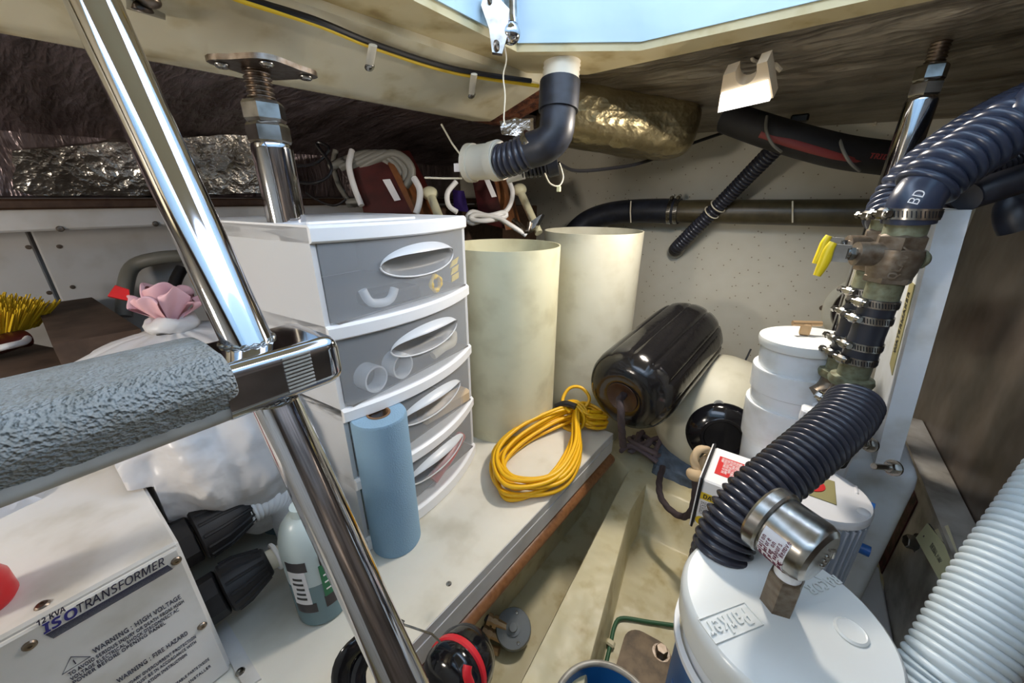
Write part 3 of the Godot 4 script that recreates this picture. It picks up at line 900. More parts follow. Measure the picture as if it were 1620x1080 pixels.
func label_band(root: Node3D, c: Vector3, r: float, y0: float, y1: float, a0: float, a1: float, m: Material) -> void:
	var g := Geo.new()
	var rows: Array = []
	for i in 13:
		var a: float = lerp(a0, a1, i / 12.0)
		rows.append(PackedVector3Array([c + V(cos(a) * r, y0, sin(a) * r), c + V(cos(a) * r, y1, sin(a) * r), c + V(cos(a) * (r - 0.0006), y1, sin(a) * (r - 0.0006)), c + V(cos(a) * (r - 0.0006), y0, sin(a) * (r - 0.0006))]))
	g.skin(rows)
	obj("label", g, m, root)

func tube_bin(front: Vector3, r: float, h: float, wob: float, m: Material, label: String, low := 0.0) -> void:
	var c := front
	if wob > 0.3:
		c = front + (front - V(0, 0, 0)).normalized() * r
	c.y = 0
	var g := Geo.new()
	var rows: Array = []
	for lv in [[low, 1.0], [0.02, 1.0], [h * 0.4, 1.0], [h * 0.8, 1.004], [h, 1.012], [h, 0.99], [h * 0.6, 0.985], [low + 0.006, 0.985], [low + 0.006, 0.0]]:
		var row := PackedVector3Array()
		for j in 64:
			var a := TAU * j / 64
			var rr: float = r * lv[1] * (1.0 + 0.012 * sin(2.0 * a + wob * 3.0) * lv[0] / h)
			row.push_back(c + V(cos(a) * rr, lv[0], sin(a) * rr))
		rows.append(row)
	g.skin(rows)
	one("plastic_tube", g, m, label, "tube", "upright plastic tubes on the bench")

# ---------------------------------------------------------------- drawer tower
func drawer_tower() -> void:
	var fr := V(-0.563, 0, -0.589)      # front corner on the far side
	var fl := V(-0.528, 0, -0.252)      # front corner on the near side
	var wv := fr - fl
	var W := wv.length()
	var X := wv / W
	var N := V(-X.z, 0, X.x)            # points out of the front
	if N.x < 0: N = -N
	var H := 0.583
	var D := 0.35
	var bow := 0.034
	var root := thing("drawer_tower", "white plastic tower of four translucent bow-fronted drawers on the bench", "drawers", fl + X * W / 2 - N * D / 2)
	# point of the front at u along the width, out from the bow by d
	var F := func(u: float, y: float, d: float) -> Vector3: return fl + X * W * u + N * (bow * (1.0 - pow(2.0 * u - 1.0, 2.0)) + d) + V(0, y, 0)
	# side and back walls
	for s in [0.0, 1.0]:
		var g := Geo.new()
		var p: Vector3 = fl + X * (W * s + (0.004 if s == 0.0 else -0.004))
		g.hexa([p - X * 0.004, p + X * 0.004, p + X * 0.004 - N * D, p - X * 0.004 - N * D, p - X * 0.004 + V(0, H, 0), p + X * 0.004 + V(0, H, 0), p + X * 0.004 - N * D + V(0, H, 0), p - X * 0.004 - N * D + V(0, H, 0)])
		obj("side_panel", g, M.frost_rim, root)
	var g := Geo.new()
	var q := fl - N * D
	g.hexa([q, q + X * W, q + X * W + N * 0.006, q + N * 0.006, q + V(0, H, 0), q + X * W + V(0, H, 0), q + X * W + N * 0.006 + V(0, H, 0), q + N * 0.006 + V(0, H, 0)])
	obj("back_panel", g, M.frost_rim, root)
	# shelves with bowed lips; the lowest is the plinth, the highest the lid
	var levels := [0.0, 0.142, 0.280, 0.420, 0.562]
	for k in 5:
		g = Geo.new()
		var lo: float = levels[k]
		var t: float = 0.024 if k in [1, 2, 3] else (0.03 if k == 0 else 0.024)
		var n := 24
		var rows: Array = []
		for i in n + 1:
			var u := float(i) / n
			var back := fl + X * W * u - N * D
			var o := 0.006
			rows.append(PackedVector3Array([back + V(0, lo, 0), F.call(u, lo, o - 0.004), F.call(u, lo + 0.003, o), F.call(u, lo + t - 0.004, o), F.call(u, lo + t, o - 0.005), back + V(0, lo + t, 0)]))
		g.skin(rows)
		g.fan(rows[0], true); g.fan(rows[-1], false)
		obj(["plinth", "shelf", "shelf", "shelf", "lid"][k], g, M.plastic_white, root, 35)
	# ridge on the lid
	g = Geo.new()
	g.hexa([F.call(0.04, H + 0.002, -0.02), F.call(0.6, H + 0.002, -0.035), F.call(0.6, H + 0.002, -0.04), F.call(0.04, H + 0.002, -0.026), F.call(0.04, H + 0.006, -0.02), F.call(0.6, H + 0.006, -0.035), F.call(0.6, H + 0.006, -0.04), F.call(0.04, H + 0.006, -0.026)])
	obj("ridge", g, M.plastic_white, root)
	for k in 4:
		var y0: float = levels[k] + (0.031 if k == 0 else 0.025)
		var y1: float = levels[k + 1] - 0.001
		var dr := Geo.new()
		var hc := R(0.53, lerp(y0, y1, 0.65))
		var ha := R(0.25, (y1 - y0) * 0.21)
		var front: Array = []
		var back: Array = []
		var nu := 56; var nv := 22
		for j in nv + 1:
			var ra := PackedVector3Array(); var rb := PackedVector3Array()
			for i in nu + 1:
				var u := 0.024 + 0.952 * i / nu
				var y: float = lerp(y0, y1, float(j) / nv)
				var ex := (u - hc.x) / ha.x; var ey := (y - hc.y) / ha.y
				var rr := ex * ex + ey * ey
				var d := 0.0
				if rr < 1.0:
					d = -0.020 * pow(1.0 - rr, 0.6) * clamp(0.55 - ey * 0.9, 0.0, 1.0)
				ra.push_back(F.call(u, y, d)); rb.push_back(F.call(u, y, d - 0.0025))
			front.append(ra); back.append(rb)
		dr.skin(front, false); dr.skin(back, false)
		for e in [front[0], front[nv]]:
			pass
		var drawer := obj("drawer", dr, M.frost, root, 60)
		# hooded pull: a crescent lip over the recess
		g = Geo.new()
		var rows: Array = []
		for i in 33:
			var a := PI * (-0.03 + 1.06 * i / 32)
			var th := sin(clamp(a, 0.0, PI))
			var row := PackedVector3Array()
			for s in [[1.0, 0.0], [1.0 - 0.10 * th, 0.006 * th + 0.0006], [1.0 - 0.30 * th, 0.013 * th + 0.0006], [1.0 - 0.44 * th, 0.014 * th + 0.0006], [1.0 - 0.46 * th, 0.011 * th], [1.0 - 0.3 * th, 0.008 * th]]:
				row.push_back(F.call(hc.x + cos(a) * ha.x * 1.06, hc.y + sin(a) * ha.y * 1.25 * s[0] - ha.y * 0.05, s[1] + 0.0005))
			rows.append(row)
		g.skin(rows)
		obj("handle", g, M.frost_rim, drawer, 60)
		g = Geo.new()
		var rim: Array = []
		for i in 41:
			var a := PI + PI * i / 40
			rim.append(F.call(hc.x + cos(a) * ha.x * 1.06, hc.y + sin(a) * ha.y - ha.y * 0.05, 0.001))
		g.tube(rim, 0.0016, 8)
		obj("handle", g, M.frost_rim, drawer, 60)
		# tray behind the front
		g = Geo.new()
		var a0: Vector3 = fl + X * 0.016 + V(0, y0, 0); var b0: Vector3 = fr - X * 0.016 + V(0, y0, 0)
		g.hexa([a0 + N * 0.01, b0 + N * 0.01, b0 - N * 0.32, a0 - N * 0.32, a0 + N * 0.01 + V(0, 0.003, 0), b0 + N * 0.01 + V(0, 0.003, 0), b0 - N * 0.32 + V(0, 0.003, 0), a0 - N * 0.32 + V(0, 0.003, 0)])
		obj("tray", g, M.inside, drawer)
	# what shows through the fronts
	var top: float = levels[3] + 0.030
	g = Geo.new()
	var pts: Array = []
	for i in 24: pts.append(F.call(0.63 + 0.040 * cos(TAU * i / 24), top + 0.022 + 0.013 * sin(TAU * i / 24), -0.006))
	g.sweep(pts, func(_w, s): return 0.0042 + 0.0012 * sin(s * 330.0), 8, true)
	one("gasket_ring", g, M.bristle, "orange brown ring seen through the top drawer front", "ring")
	g = Geo.new()
	for k in 3: g.hexa([F.call(0.80, top + 0.012 + k * 0.014, -0.006 - k * 0.001), F.call(0.90, top + 0.014 + k * 0.015, -0.006 - k * 0.001), F.call(0.90, top + 0.014 + k * 0.015, -0.008 - k * 0.001), F.call(0.80, top + 0.012 + k * 0.014, -0.008 - k * 0.001), F.call(0.81 + k * 0.012, top + 0.024 + k * 0.014, -0.006 - k * 0.001), F.call(0.91 + k * 0.012, top + 0.026 + k * 0.015, -0.006 - k * 0.001), F.call(0.91 + k * 0.012, top + 0.026 + k * 0.015, -0.008 - k * 0.001), F.call(0.81 + k * 0.012, top + 0.024 + k * 0.014, -0.008 - k * 0.001)])
	one("yellow_tag", g, M.yellow, "bright yellow printed tag behind the top drawer front", "tag")
	g = Geo.new()
	g.box(F.call(0.40, top + 0.012, -0.045), V(0.05, 0.024, 0.10), 0.004)
	one("dark_box", g, M.black_soft, "flat dark case lying in the top drawer", "case")
	g = Geo.new()
	g.tube(curve([F.call(0.20, top + 0.036, -0.016), F.call(0.23, top + 0.014, -0.014), F.call(0.32, top + 0.012, -0.013), F.call(0.36, top + 0.03, -0.014)], 0.006), 0.007, 12)
	one("white_fitting", g, M.white, "white bent fitting lying in the top drawer", "fitting")
	g = Geo.new()
	var low: float = levels[2] + 0.028
	for k in 2:
		g = Geo.new()
		var c: Vector3 = F.call(0.20 + 0.155 * k, low + 0.024 + 0.006 * k, -0.012)
		g.lathe([R(0.0235, -0.03), R(0.0235, 0.0), R(0.0205, 0.0), R(0.0205, -0.03), R(0.0235, -0.03)], Geo.along(c, c + N), 30, false)
		one("pipe_socket", g, M.white, ["white plastic pipe ring at the near end of the second drawer", "white plastic pipe ring next to the nearest one in the second drawer"][k], "pipe fitting", "pipe rings in the second drawer")
	g = Geo.new(); g.tube(curve([F.call(0.60, low + 0.018, -0.02), F.call(0.70, low + 0.026, -0.014), F.call(0.82, low + 0.020, -0.018), F.call(0.9, low + 0.03, -0.03)], 0.008), 0.009, 10)
	one("hose_offcut", g, M.pvc, "pale piece of hose at the far end of the second drawer", "hose")
	var l3: float = levels[1] + 0.028
	g = Geo.new(); g.box(F.call(0.72, l3 + 0.02, -0.03), V(0.035, 0.035, 0.14), 0.008)
	one("paper_packet", g, M.rope_tan, "tan packet lying in the third drawer", "packet")
	g = Geo.new(); g.tube(curve([F.call(0.5, 0.045, -0.02), F.call(0.66, 0.07, -0.014), F.call(0.85, 0.082, -0.016)], 0.01), 0.013, 12)
	one("red_tool", g, M.red, "red handled tool seen through the bottom drawer", "tool")

# ---------------------------------------------------------------- coil of yellow cord
func yellow_cord() -> void:
	var root := thing("extension_cord", "coiled yellow extension cord lying on the bench edge", "cord", Vector3(-0.3845, 0, -0.6459))
	var c := Vector3(-0.4045, 0, -0.6368)              # middle of the big loops
	var k := Vector3(-0.4114, 0, -0.8425)              # where they are tied
	var e := Vector3(-0.3354, 0, -0.8912)              # end of the small loops
	var A := (k - c).normalized()
	var B := V(-A.z, 0, A.x)
	var la := c.distance_to(k) * 1.12
	var rng := RandomNumberGenerator.new(); rng.seed = 5
	var pts: Array = []
	var E := (e - k)
	var le := E.length()
	E = E.normalized()
	var EB := V(-E.z, 0, E.x)
	for i in 11:
		var h := 0.008 + 0.0048 * i + rng.randf() * 0.003
		var sx := rng.randf_range(0.66, 1.06)
		var sb := rng.randf_range(0.050, 0.098)
		var j := rng.randf_range(-0.008, 0.008)
		var lift := 0.012
		pts.append(k + V(0, h + lift, 0) + B * (-0.010 + j))
		pts.append(c + A * la * 0.30 + B * (-sb * 0.95) + V(0, h, 0))
		pts.append(c - A * la * 0.25 * sx + B * (-sb * 0.95) + V(0, h * 0.8, 0))
		pts.append(c - A * la * 0.58 * sx + B * j + V(0, h * 0.8, 0))
		pts.append(c - A * la * 0.25 * sx + B * (sb * 0.95) + V(0, h * 0.8, 0))
		pts.append(c + A * la * 0.30 + B * (sb * 0.9) + V(0, h, 0))
		pts.append(k + V(0, h + lift, 0) + B * (0.010 + j))
		var f := rng.randf_range(0.75, 1.08)
		var w := rng.randf_range(0.014, 0.034)
		pts.append(k + E * le * 0.5 * f + EB * (-w) + V(0, h + 0.012, 0))
		pts.append(k + E * le * f + EB * j + V(0, h * 0.9 + 0.004, 0))
		pts.append(k + E * le * 0.5 * f + EB * w + V(0, h + 0.012, 0))
	var g := Geo.new()
	g.tube(curve(pts, 0.007), 0.0048, 9)
	# the loop standing up at the tie, and the turns round it
	g.tube(curve([k + V(0, 0.06, 0) - A * 0.02, k + V(0, 0.075, 0) - B * 0.035, k + V(0, 0.105, 0) - B * 0.03 + A * 0.03, k + V(0, 0.11, 0) + A * 0.045 + B * 0.0, k + V(0, 0.085, 0) + A * 0.04 + B * 0.03, k + V(0, 0.055, 0) + A * 0.01 + B * 0.02], 0.006), 0.0048, 9)
	for i in 3:
		var ring: Array = []
		var o := A * (-0.012 + i * 0.011)
		for q in 20:
			var a := TAU * q / 20
			ring.append(k + o + B * cos(a) * 0.040 + V(0, 0.040 + sin(a) * 0.036, 0) + A * 0.010 * sin(a))
		g.tube(ring, 0.0048, 9, true)
	obj("cord", g, M.cord_yellow, root)
	g = Geo.new()
	g.tube(curve([k - B * 0.045 - A * 0.02 + V(0, 0.064, 0), k - B * 0.02 - A * 0.012 + V(0, 0.078, 0), k + B * 0.012 - A * 0.01 + V(0, 0.078, 0)], 0.006), 0.009, 12)
	obj("plug", g, M.black, root)

# ---------------------------------------------------------------- stowed cases above the tower
func wound_case(k: int, label: String) -> void:
	var g := Geo.new()
	var root: Node3D
	if k == 0:
		root = thing("canvas_case", label, "case", Vector3(-1.0228, 0.5797, -0.7546), "maroon cases over the tower")
		var f := [Vector3(-0.9979, 0.5832, -0.6413), Vector3(-0.8815, 0.5716, -0.7226), Vector3(-0.9814, 0.7405, -0.729), Vector3(-1.0667, 0.7405, -0.6654)]
		g.hexa([f[0], f[1], Vector3(-0.9507, 0.5676, -0.8961), Vector3(-1.1131, 0.5821, -0.8221), f[3], f[2], Vector3(-1.0816, 0.7638, -0.8925), Vector3(-1.1904, 0.7713, -0.8551)])
		obj("body", g, M.maroon, root)
		g = Geo.new()
		g.hexa([Vector3(-0.8786, 0.5701, -0.72), Vector3(-0.8715, 0.5716, -0.73), Vector3(-0.947, 0.5657, -0.898), Vector3(-0.9668, 0.5657, -0.8832), Vector3(-0.9884, 0.7338, -0.7206), Vector3(-0.9767, 0.7388, -0.7316), Vector3(-1.0857, 0.76, -0.8876), Vector3(-1.1048, 0.7638, -0.8753)])
		obj("side", g, M.brown_leather, root)
		g = Geo.new(); g.hexa([Vector3(-0.9275, 0.6114, -0.6966), Vector3(-0.9142, 0.6147, -0.7081), Vector3(-0.9177, 0.6146, -0.7108), Vector3(-0.9311, 0.6113, -0.6993), Vector3(-0.9672, 0.6672, -0.6938), Vector3(-0.9506, 0.6689, -0.7069), Vector3(-0.9543, 0.6691, -0.7096), Vector3(-0.9709, 0.6674, -0.6965)])
		obj("label", g, M.label_white, root)
		g = Geo.new(); g.tube(curve([Vector3(-1.0502, 0.7426, -0.6653), Vector3(-1.0382, 0.7024, -0.6417), Vector3(-1.0147, 0.6488, -0.6335), Vector3(-0.9868, 0.6001, -0.631)], 0.01), 0.008, 10)
		obj("cord", g, M.plastic_white, root)
		g = Geo.new(); g.tube(curve([Vector3(-0.9129, 0.6714, -0.7603), Vector3(-0.8846, 0.6411, -0.7535), Vector3(-0.8777, 0.6047, -0.7412), Vector3(-0.8787, 0.5782, -0.7278)], 0.008), 0.009, 10)
		obj("cord", g, M.plastic_white, root)
		g = Geo.new(); g.tube(curve([Vector3(-1.1496, 0.7497, -0.6748), Vector3(-1.1445, 0.708, -0.6586), Vector3(-1.1206, 0.656, -0.6515), Vector3(-1.0864, 0.6109, -0.6554)], 0.01), 0.008, 10)
		obj("cord", g, M.grey_pipe, root)
	else:
		root = thing("canvas_case", label, "case", Vector3(-0.824, 0.5761, -1.0348), "maroon cases over the tower")
		g.hexa([Vector3(-0.8671, 0.5426, -0.9866), Vector3(-0.7758, 0.5253, -1.0063), Vector3(-0.8182, 0.5152, -1.1435), Vector3(-0.9342, 0.5378, -1.1346), Vector3(-0.9286, 0.7003, -1.0162), Vector3(-0.8385, 0.6907, -1.0387), Vector3(-0.9004, 0.6982, -1.1699), Vector3(-1.0022, 0.71, -1.1664)])
		obj("body", g, M.maroon, root)
		g = Geo.new()
		g.hexa([Vector3(-0.7717, 0.5218, -1.001), Vector3(-0.7621, 0.5245, -1.0294), Vector3(-0.8109, 0.5152, -1.1489), Vector3(-0.8255, 0.5152, -1.138), Vector3(-0.8424, 0.6866, -1.0272), Vector3(-0.8354, 0.6913, -1.0547), Vector3(-0.8949, 0.6982, -1.1739), Vector3(-0.9077, 0.6982, -1.1644)])
		obj("side", g, M.brown_leather, root)
		g = Geo.new(); g.hexa([Vector3(-0.8287, 0.6214, -1.0022), Vector3(-0.816, 0.6233, -1.0126), Vector3(-0.8187, 0.6234, -1.0159), Vector3(-0.8314, 0.6214, -1.0055), Vector3(-0.8607, 0.675, -1.004), Vector3(-0.848, 0.6769, -1.0143), Vector3(-0.8508, 0.6771, -1.0177), Vector3(-0.8635, 0.6751, -1.0073)])
		obj("label", g, M.label_white, root)
		g = Geo.new(); g.tube(curve([Vector3(-0.7904, 0.6744, -1.0401), Vector3(-0.7639, 0.6364, -1.0282), Vector3(-0.7561, 0.5953, -1.0011), Vector3(-0.7594, 0.5702, -0.9598), Vector3(-0.7846, 0.5597, -0.9226), Vector3(-0.8191, 0.547, -0.8909), Vector3(-0.8337, 0.5633, -0.8878), Vector3(-0.8235, 0.5797, -0.9032), Vector3(-0.7836, 0.5688, -0.9278), Vector3(-0.7548, 0.5775, -0.9667), Vector3(-0.746, 0.5665, -0.9681), Vector3(-0.7766, 0.5548, -0.913), Vector3(-0.816, 0.5584, -0.8853), Vector3(-0.8081, 0.571, -0.8972), Vector3(-0.7555, 0.5638, -0.933), Vector3(-0.7185, 0.544, -0.9511), Vector3(-0.6831, 0.5116, -0.9886)], 0.006), 0.0075, 10)
		obj("cord", g, M.plastic_white, root)
	# turned wooden handle that sticks out of the case
	var a: Array = [[Vector3(-0.9169, 0.6319, -0.8186), Vector3(-0.8496, 0.5702, -0.7857)], [Vector3(-0.8045, 0.6457, -1.1227), Vector3(-0.7256, 0.5569, -1.0856)]][k]
	var h := thing("turned_spindle", ["pale turned wooden handle beside the nearer maroon case", "pale turned wooden handle above the white plastic tube"][k], "handle", a[1], "wooden handles by the cases")
	g = Geo.new()
	g.ball(a[0], 0.024, 18, V(1, 0.85, 1))
	obj("knob", g, M.cream, h)
	g = Geo.new(); g.rod(a[0], a[1] + (a[1] - a[0]) * 0.5, 0.013, 16)
	obj("shaft", g, M.cream, h)

func cable_nest() -> void:
	# tangle of pale hoses and black wire left of the cases
	var g := Geo.new()
	for k in 4:
		var o := k * 5.0
		g.tube(curve([V(-1.10 + k * 0.02, 0.70, -0.62 - k * 0.02), V(-1.02 + k * 0.02, 0.735, -0.70 - k * 0.012), V(-0.97 + k * 0.015, 0.69, -0.735 - k * 0.01), V(-0.99 + k * 0.012, 0.63, -0.72), V(-1.06, 0.605, -0.66 + k * 0.01)], 0.012), 0.012, 10)
	one("pale_hoses", g, M.grey_pipe, "bundle of pale grey hose loops behind the chrome post", "hose")
	g = Geo.new()
	g.tube(curve([Vector3(-1.119, 0.7, -0.5402), Vector3(-1.0798, 0.7063, -0.5724), Vector3(-1.0597, 0.7426, -0.6048), Vector3(-1.0914, 0.7568, -0.588), Vector3(-1.0354, 0.6992, -0.5888), Vector3(-1.037, 0.6711, -0.5741), Vector3(-1.0606, 0.6571, -0.5498), Vector3(-1.1096, 0.659, -0.5276)], 0.01), 0.004, 8)
	g.tube(curve([Vector3(-1.0845, 0.6322, -0.5335), Vector3(-1.0513, 0.6117, -0.5484), Vector3(-1.0149, 0.6007, -0.5702), Vector3(-0.9942, 0.6165, -0.5932)], 0.01), 0.003, 8)
	one("black_wire", g, M.black, "loose black wire loops behind the chrome post", "wire")
	g = Geo.new()
	g.tube(curve([Vector3(-0.8455, 0.6647, -0.8607), Vector3(-0.8592, 0.6334, -0.8356), Vector3(-0.8483, 0.5988, -0.8271), Vector3(-0.823, 0.5797, -0.8368)], 0.008), 0.0075, 10)
	one("white_cable", g, M.plastic_white, "white cord hanging between the two maroon cases", "cord")
	g = Geo.new(); g.hexa([Vector3(-0.8942, 0.5842, -0.8928), Vector3(-0.8396, 0.5775, -0.9035), Vector3(-0.8975, 0.5745, -0.9658), Vector3(-0.9396, 0.5824, -0.9382), Vector3(-0.911, 0.6437, -0.9087), Vector3(-0.8665, 0.6397, -0.9133), Vector3(-0.9262, 0.641, -0.9763), Vector3(-0.9574, 0.6449, -0.9549)])
	one("violet_packet", g, M.violet, "violet plastic packet between the two maroon cases", "packet")
	g = Geo.new(); g.hexa([Vector3(-0.6866, 0.5126, -0.9731), Vector3(-0.6604, 0.5343, -1.0031), Vector3(-0.6818, 0.5268, -1.0504), Vector3(-0.7091, 0.5041, -1.0191), Vector3(-0.6739, 0.5525, -1.0017), Vector3(-0.6509, 0.5742, -1.0293), Vector3(-0.6718, 0.5684, -1.0777), Vector3(-0.6959, 0.5457, -1.0489)])
	one("steel_shackle", g, M.steel, "dull steel clip above the rim of the cream tube", "clip")
	g = Geo.new(); g.tube(curve([Vector3(-0.7309, 0.555, -0.9872), Vector3(-0.7056, 0.5409, -0.9859), Vector3(-0.6766, 0.5234, -0.9858), Vector3(-0.6762, 0.5488, -0.9982)], 0.006), 0.008, 10)
	one("rusty_clip", g, M.dull_steel, "rusty clip on the end of the white cord", "clip")
	# box that carries all this, behind the drawers and tubes
	g = Geo.new(); g.box(V(-1.16, 0.28, -1.12), V(0.46, 0.62, 0.62), 0.004)
	one("rear_locker", g, M.dark_wood, "dark locker behind the drawer tower that carries the maroon cases", "locker")

# ---------------------------------------------------------------- ladder and chrome posts
func ladder_and_posts() -> void:
	var root := thing("boarding_ladder", "slanting polished steel ladder rail with one grey grip covered step", "ladder", V(0.05, -0.15, -0.1))
	var p := V(-0.347, 0.509, -0.101)
	var d := V(-0.267, 0.479, 0.0).normalized()
	var g := Geo.new()
	g.rod(p - d * 0.80, p + d * 0.385, 0.0178, 40)
	obj("rail", g, M.chrome, root)
	# step socket round the rail: a flat tube end with rounded edges
	g = Geo.new()
	var o := rounded(0.076, 0.043, 0.010)
	var rows: Array = []
	for k in [[-0.152, 0.80], [-0.150, 0.90], [-0.146, 0.97], [-0.140, 1.0], [-0.066, 1.0]]:
		var row := PackedVector3Array()
		for q in o: row.push_back(V(-0.337 + q.x * (1.0 if k[1] == 1.0 else lerp(k[1], 1.0, 0.5)), 0.4885 + q.y * k[1], k[0]))
		rows.append(row)
	g.skin(rows); g.fan(rows[0], true); g.fan(rows[-1], false)
	obj("step_socket", g, M.chrome, root)
	# weld beads where the rail meets the socket
	for s in [[0.5105, 0.0195], [0.4665, 0.0195]]:
		g = Geo.new()
		var ring: Array = []
		var c: Vector3 = p + d * ((s[0] - p.y) / d.y)
		for i in 60:
			var a := TAU * i / 60
			ring.append(c + V(cos(a) * 0.0178 / d.y * 1.02, 0.0004 * sin(a * 17.0), sin(a) * 0.0178 * 1.02))
		g.sweep(ring, func(_w, t): return 0.0018 + 0.0005 * sin(t * 900.0), 8, true)
		obj("weld", g, M.steel, root)
	# moulded grooves on the socket face
	g = Geo.new()
	for i in 10:
		g.rod(V(-0.2988, 0.476 + i * 0.0031, -0.1055), V(-0.2988, 0.476 + i * 0.0031, -0.1265), 0.0011, 8)
	obj("groove", g, M.alloy, root)
	# core of the step and its grip
	g = Geo.new()
	rows = []
	for z in [-0.067, 0.42]:
		var row := PackedVector3Array()
		for q in rounded(0.070, 0.040, 0.008): row.push_back(V(-0.337 + q.x, 0.4870 + q.y, z))
		rows.append(row)
	g.skin(rows); g.fan(rows[0], true); g.fan(rows[-1], false)
	obj("step_core", g, M.alloy, root)
	g = Geo.new()
	rows = []
	var n := noise(160.0, 2, 2, 1, 3)
	n.cellular_return_type = FastNoiseLite.RETURN_DISTANCE
	var pro: Array = []
	# grip wraps the top and the front of the step
	for i in 16: pro.append(R(lerp(-0.378, -0.318, i / 15.0), 0.5155 + 0.002 * sin(PI * i / 15.0)))
	for i in 12:
		var a := PI / 2 - PI / 2 * i / 11.0
		pro.append(R(-0.316 + cos(a) * 0.020, 0.4965 + sin(a) * 0.0195))
	for i in 14: pro.append(R(-0.296 - 0.0008 * i, lerp(0.495, 0.470, i / 13.0)))
	var zs: Array = []
	for j in 8: zs.append([-0.0735 + 0.010 * (1.0 - cos(PI / 2 * j / 7.0)) , 0.25 + 0.75 * sin(PI / 2 * j / 7.0)])
	for j in 150: zs.append([-0.062 + j * 0.0031, 1.0])
	for k in zs:
		var row := PackedVector3Array()
		for i in pro.size():
			var q: Vector2 = pro[i]
			var e: float = 0.0016 * (0.35 if i < 14 else 1.0)
			var b := V(q.x, q.y, k[0])
			var bump: float = e * (1.0 - clamp(n.get_noise_3dv(b) + 1.0, 0.0, 1.6))
			var mid := R(-0.337, 0.49)
			var v: Vector2 = mid + (q - mid) * (0.93 + 0.07 * k[1]) 
			var out: Vector2 = (q - mid).normalized() * bump
			row.push_back(V(v.x + out.x, v.y + out.y, k[0]))
		rows.append(row)
	g.skin(rows, false)
	var first: PackedVector3Array = rows[0]
	for i in first.size() - 1: g.tri(V(-0.337, 0.485, -0.072), first[i], first[i + 1])
	obj("grip", g, M.grip, root, 75)

	# chrome post on the bench with its jack screw
	var base := V(-0.6265, 0, -0.272)
	root = thing("jack_post", "polished steel post standing on the bench with two lock nuts under the deck beam", "post", base)
	g = Geo.new()
	g.lathe([R(0.0262, 0.0), R(0.0262, 0.684), R(0.0245, 0.69), R(0.0, 0.69)], moved(base), 44, false)
	obj("tube", g, M.chrome, root)
	g = Geo.new()
	for k in [[0.690, 0.716, 0.0268, 0.15], [0.7165, 0.742, 0.0262, 0.35]]:
		var m := Transform3D(Basis(Vector3.UP, k[3]), base)
		g.lathe([R(k[2] * 0.9, k[0]), R(k[2], k[0] + 0.004), R(k[2], k[1] - 0.004), R(k[2] * 0.9, k[1]), R(0, k[1])], m, 6)
	obj("nut", g, M.steel, root, 25)
	g = Geo.new()
	g.sweep(curve([base + V(0, 0.73, 0), base + V(0, 0.778, 0)], 0.0008), func(_w, s): return 0.0155 + 0.0016 * cos(TAU * s / 0.0055), 24)
	obj("threaded_rod", g, M.dull_steel, root, 70)
	g = Geo.new()
	var hull := PackedVector2Array()
	for i in 40:
		var a := TAU * i / 40
		var r: float = 0.044 * (1.0 + 0.42 * pow(abs(cos(2.0 * a)), 3.0) * (1.0 if abs(cos(a)) > 0.7 else 0.35))
		hull.push_back(R(cos(a) * r, sin(a) * r))
	var plate := base + V(0.014, 0.780, -0.006)
	g.prism(hull, 0.006, Transform3D(Basis(V(0.35, 0, -0.94), V(0.94, 0, 0.35), V(0, -1, 0)), plate))
	obj("flange", g, M.dull_steel, root)
	for q in [[0.047, 0.0], [-0.047, 0.0], [0.0, 0.036], [0.0, -0.036]]:
		g = Geo.new()
		screw(g, plate + V(0.35, 0, -0.94) * q[0] + V(0.94, 0, 0.35) * q[1] + V(0, -0.005, 0), V(0, -1, 0), 0.0085)
		obj("screw", g, M.steel, root)

	# second post, by the pumps
	base = V(0.1163, -0.42, -1.0146)
	root = thing("jack_post", "polished steel post rising to the foil ceiling behind the twin valves", "post", base)
	g = Geo.new()
	g.lathe([R(0.0215, 0.0), R(0.0215, 1.193), R(0.0195, 1.20), R(0.0, 1.20)], moved(base), 40, false)
	obj("tube", g, M.chrome, root)
	g = Geo.new()
	for k in [[1.200, 1.222, 0.0222, 0.4], [1.2225, 1.246, 0.0208, 0.1]]:
		var m := Transform3D(Basis(Vector3.UP, k[3]), base)
		g.lathe([R(k[2] * 0.9, k[0]), R(k[2], k[0] + 0.003), R(k[2], k[1] - 0.003), R(k[2] * 0.9, k[1]), R(0, k[1])], m, 6)
	obj("nut", g, M.steel, root, 25)
	g = Geo.new()
	g.sweep(curve([base + V(0, 1.24, 0), base + V(0, 1.31, 0)], 0.001), func(_w, s): return 0.0125 + 0.0012 * cos(TAU * s / 0.005), 20)
	obj("threaded_rod", g, M.dull_steel, root, 70)

func rounded(w: float, h: float, r: float) -> PackedVector2Array:
	var out := PackedVector2Array()
	for k in [[1, 1, 0.0], [-1, 1, PI / 2], [-1, -1, PI], [1, -1, 3 * PI / 2]]:
		for i in 7:
			var a: float = k[2] + PI / 2 * i / 6.0
			out.push_back(R(k[0] * (w / 2 - r) + cos(a) * r, k[1] * (h / 2 - r) + sin(a) * r))
	return out

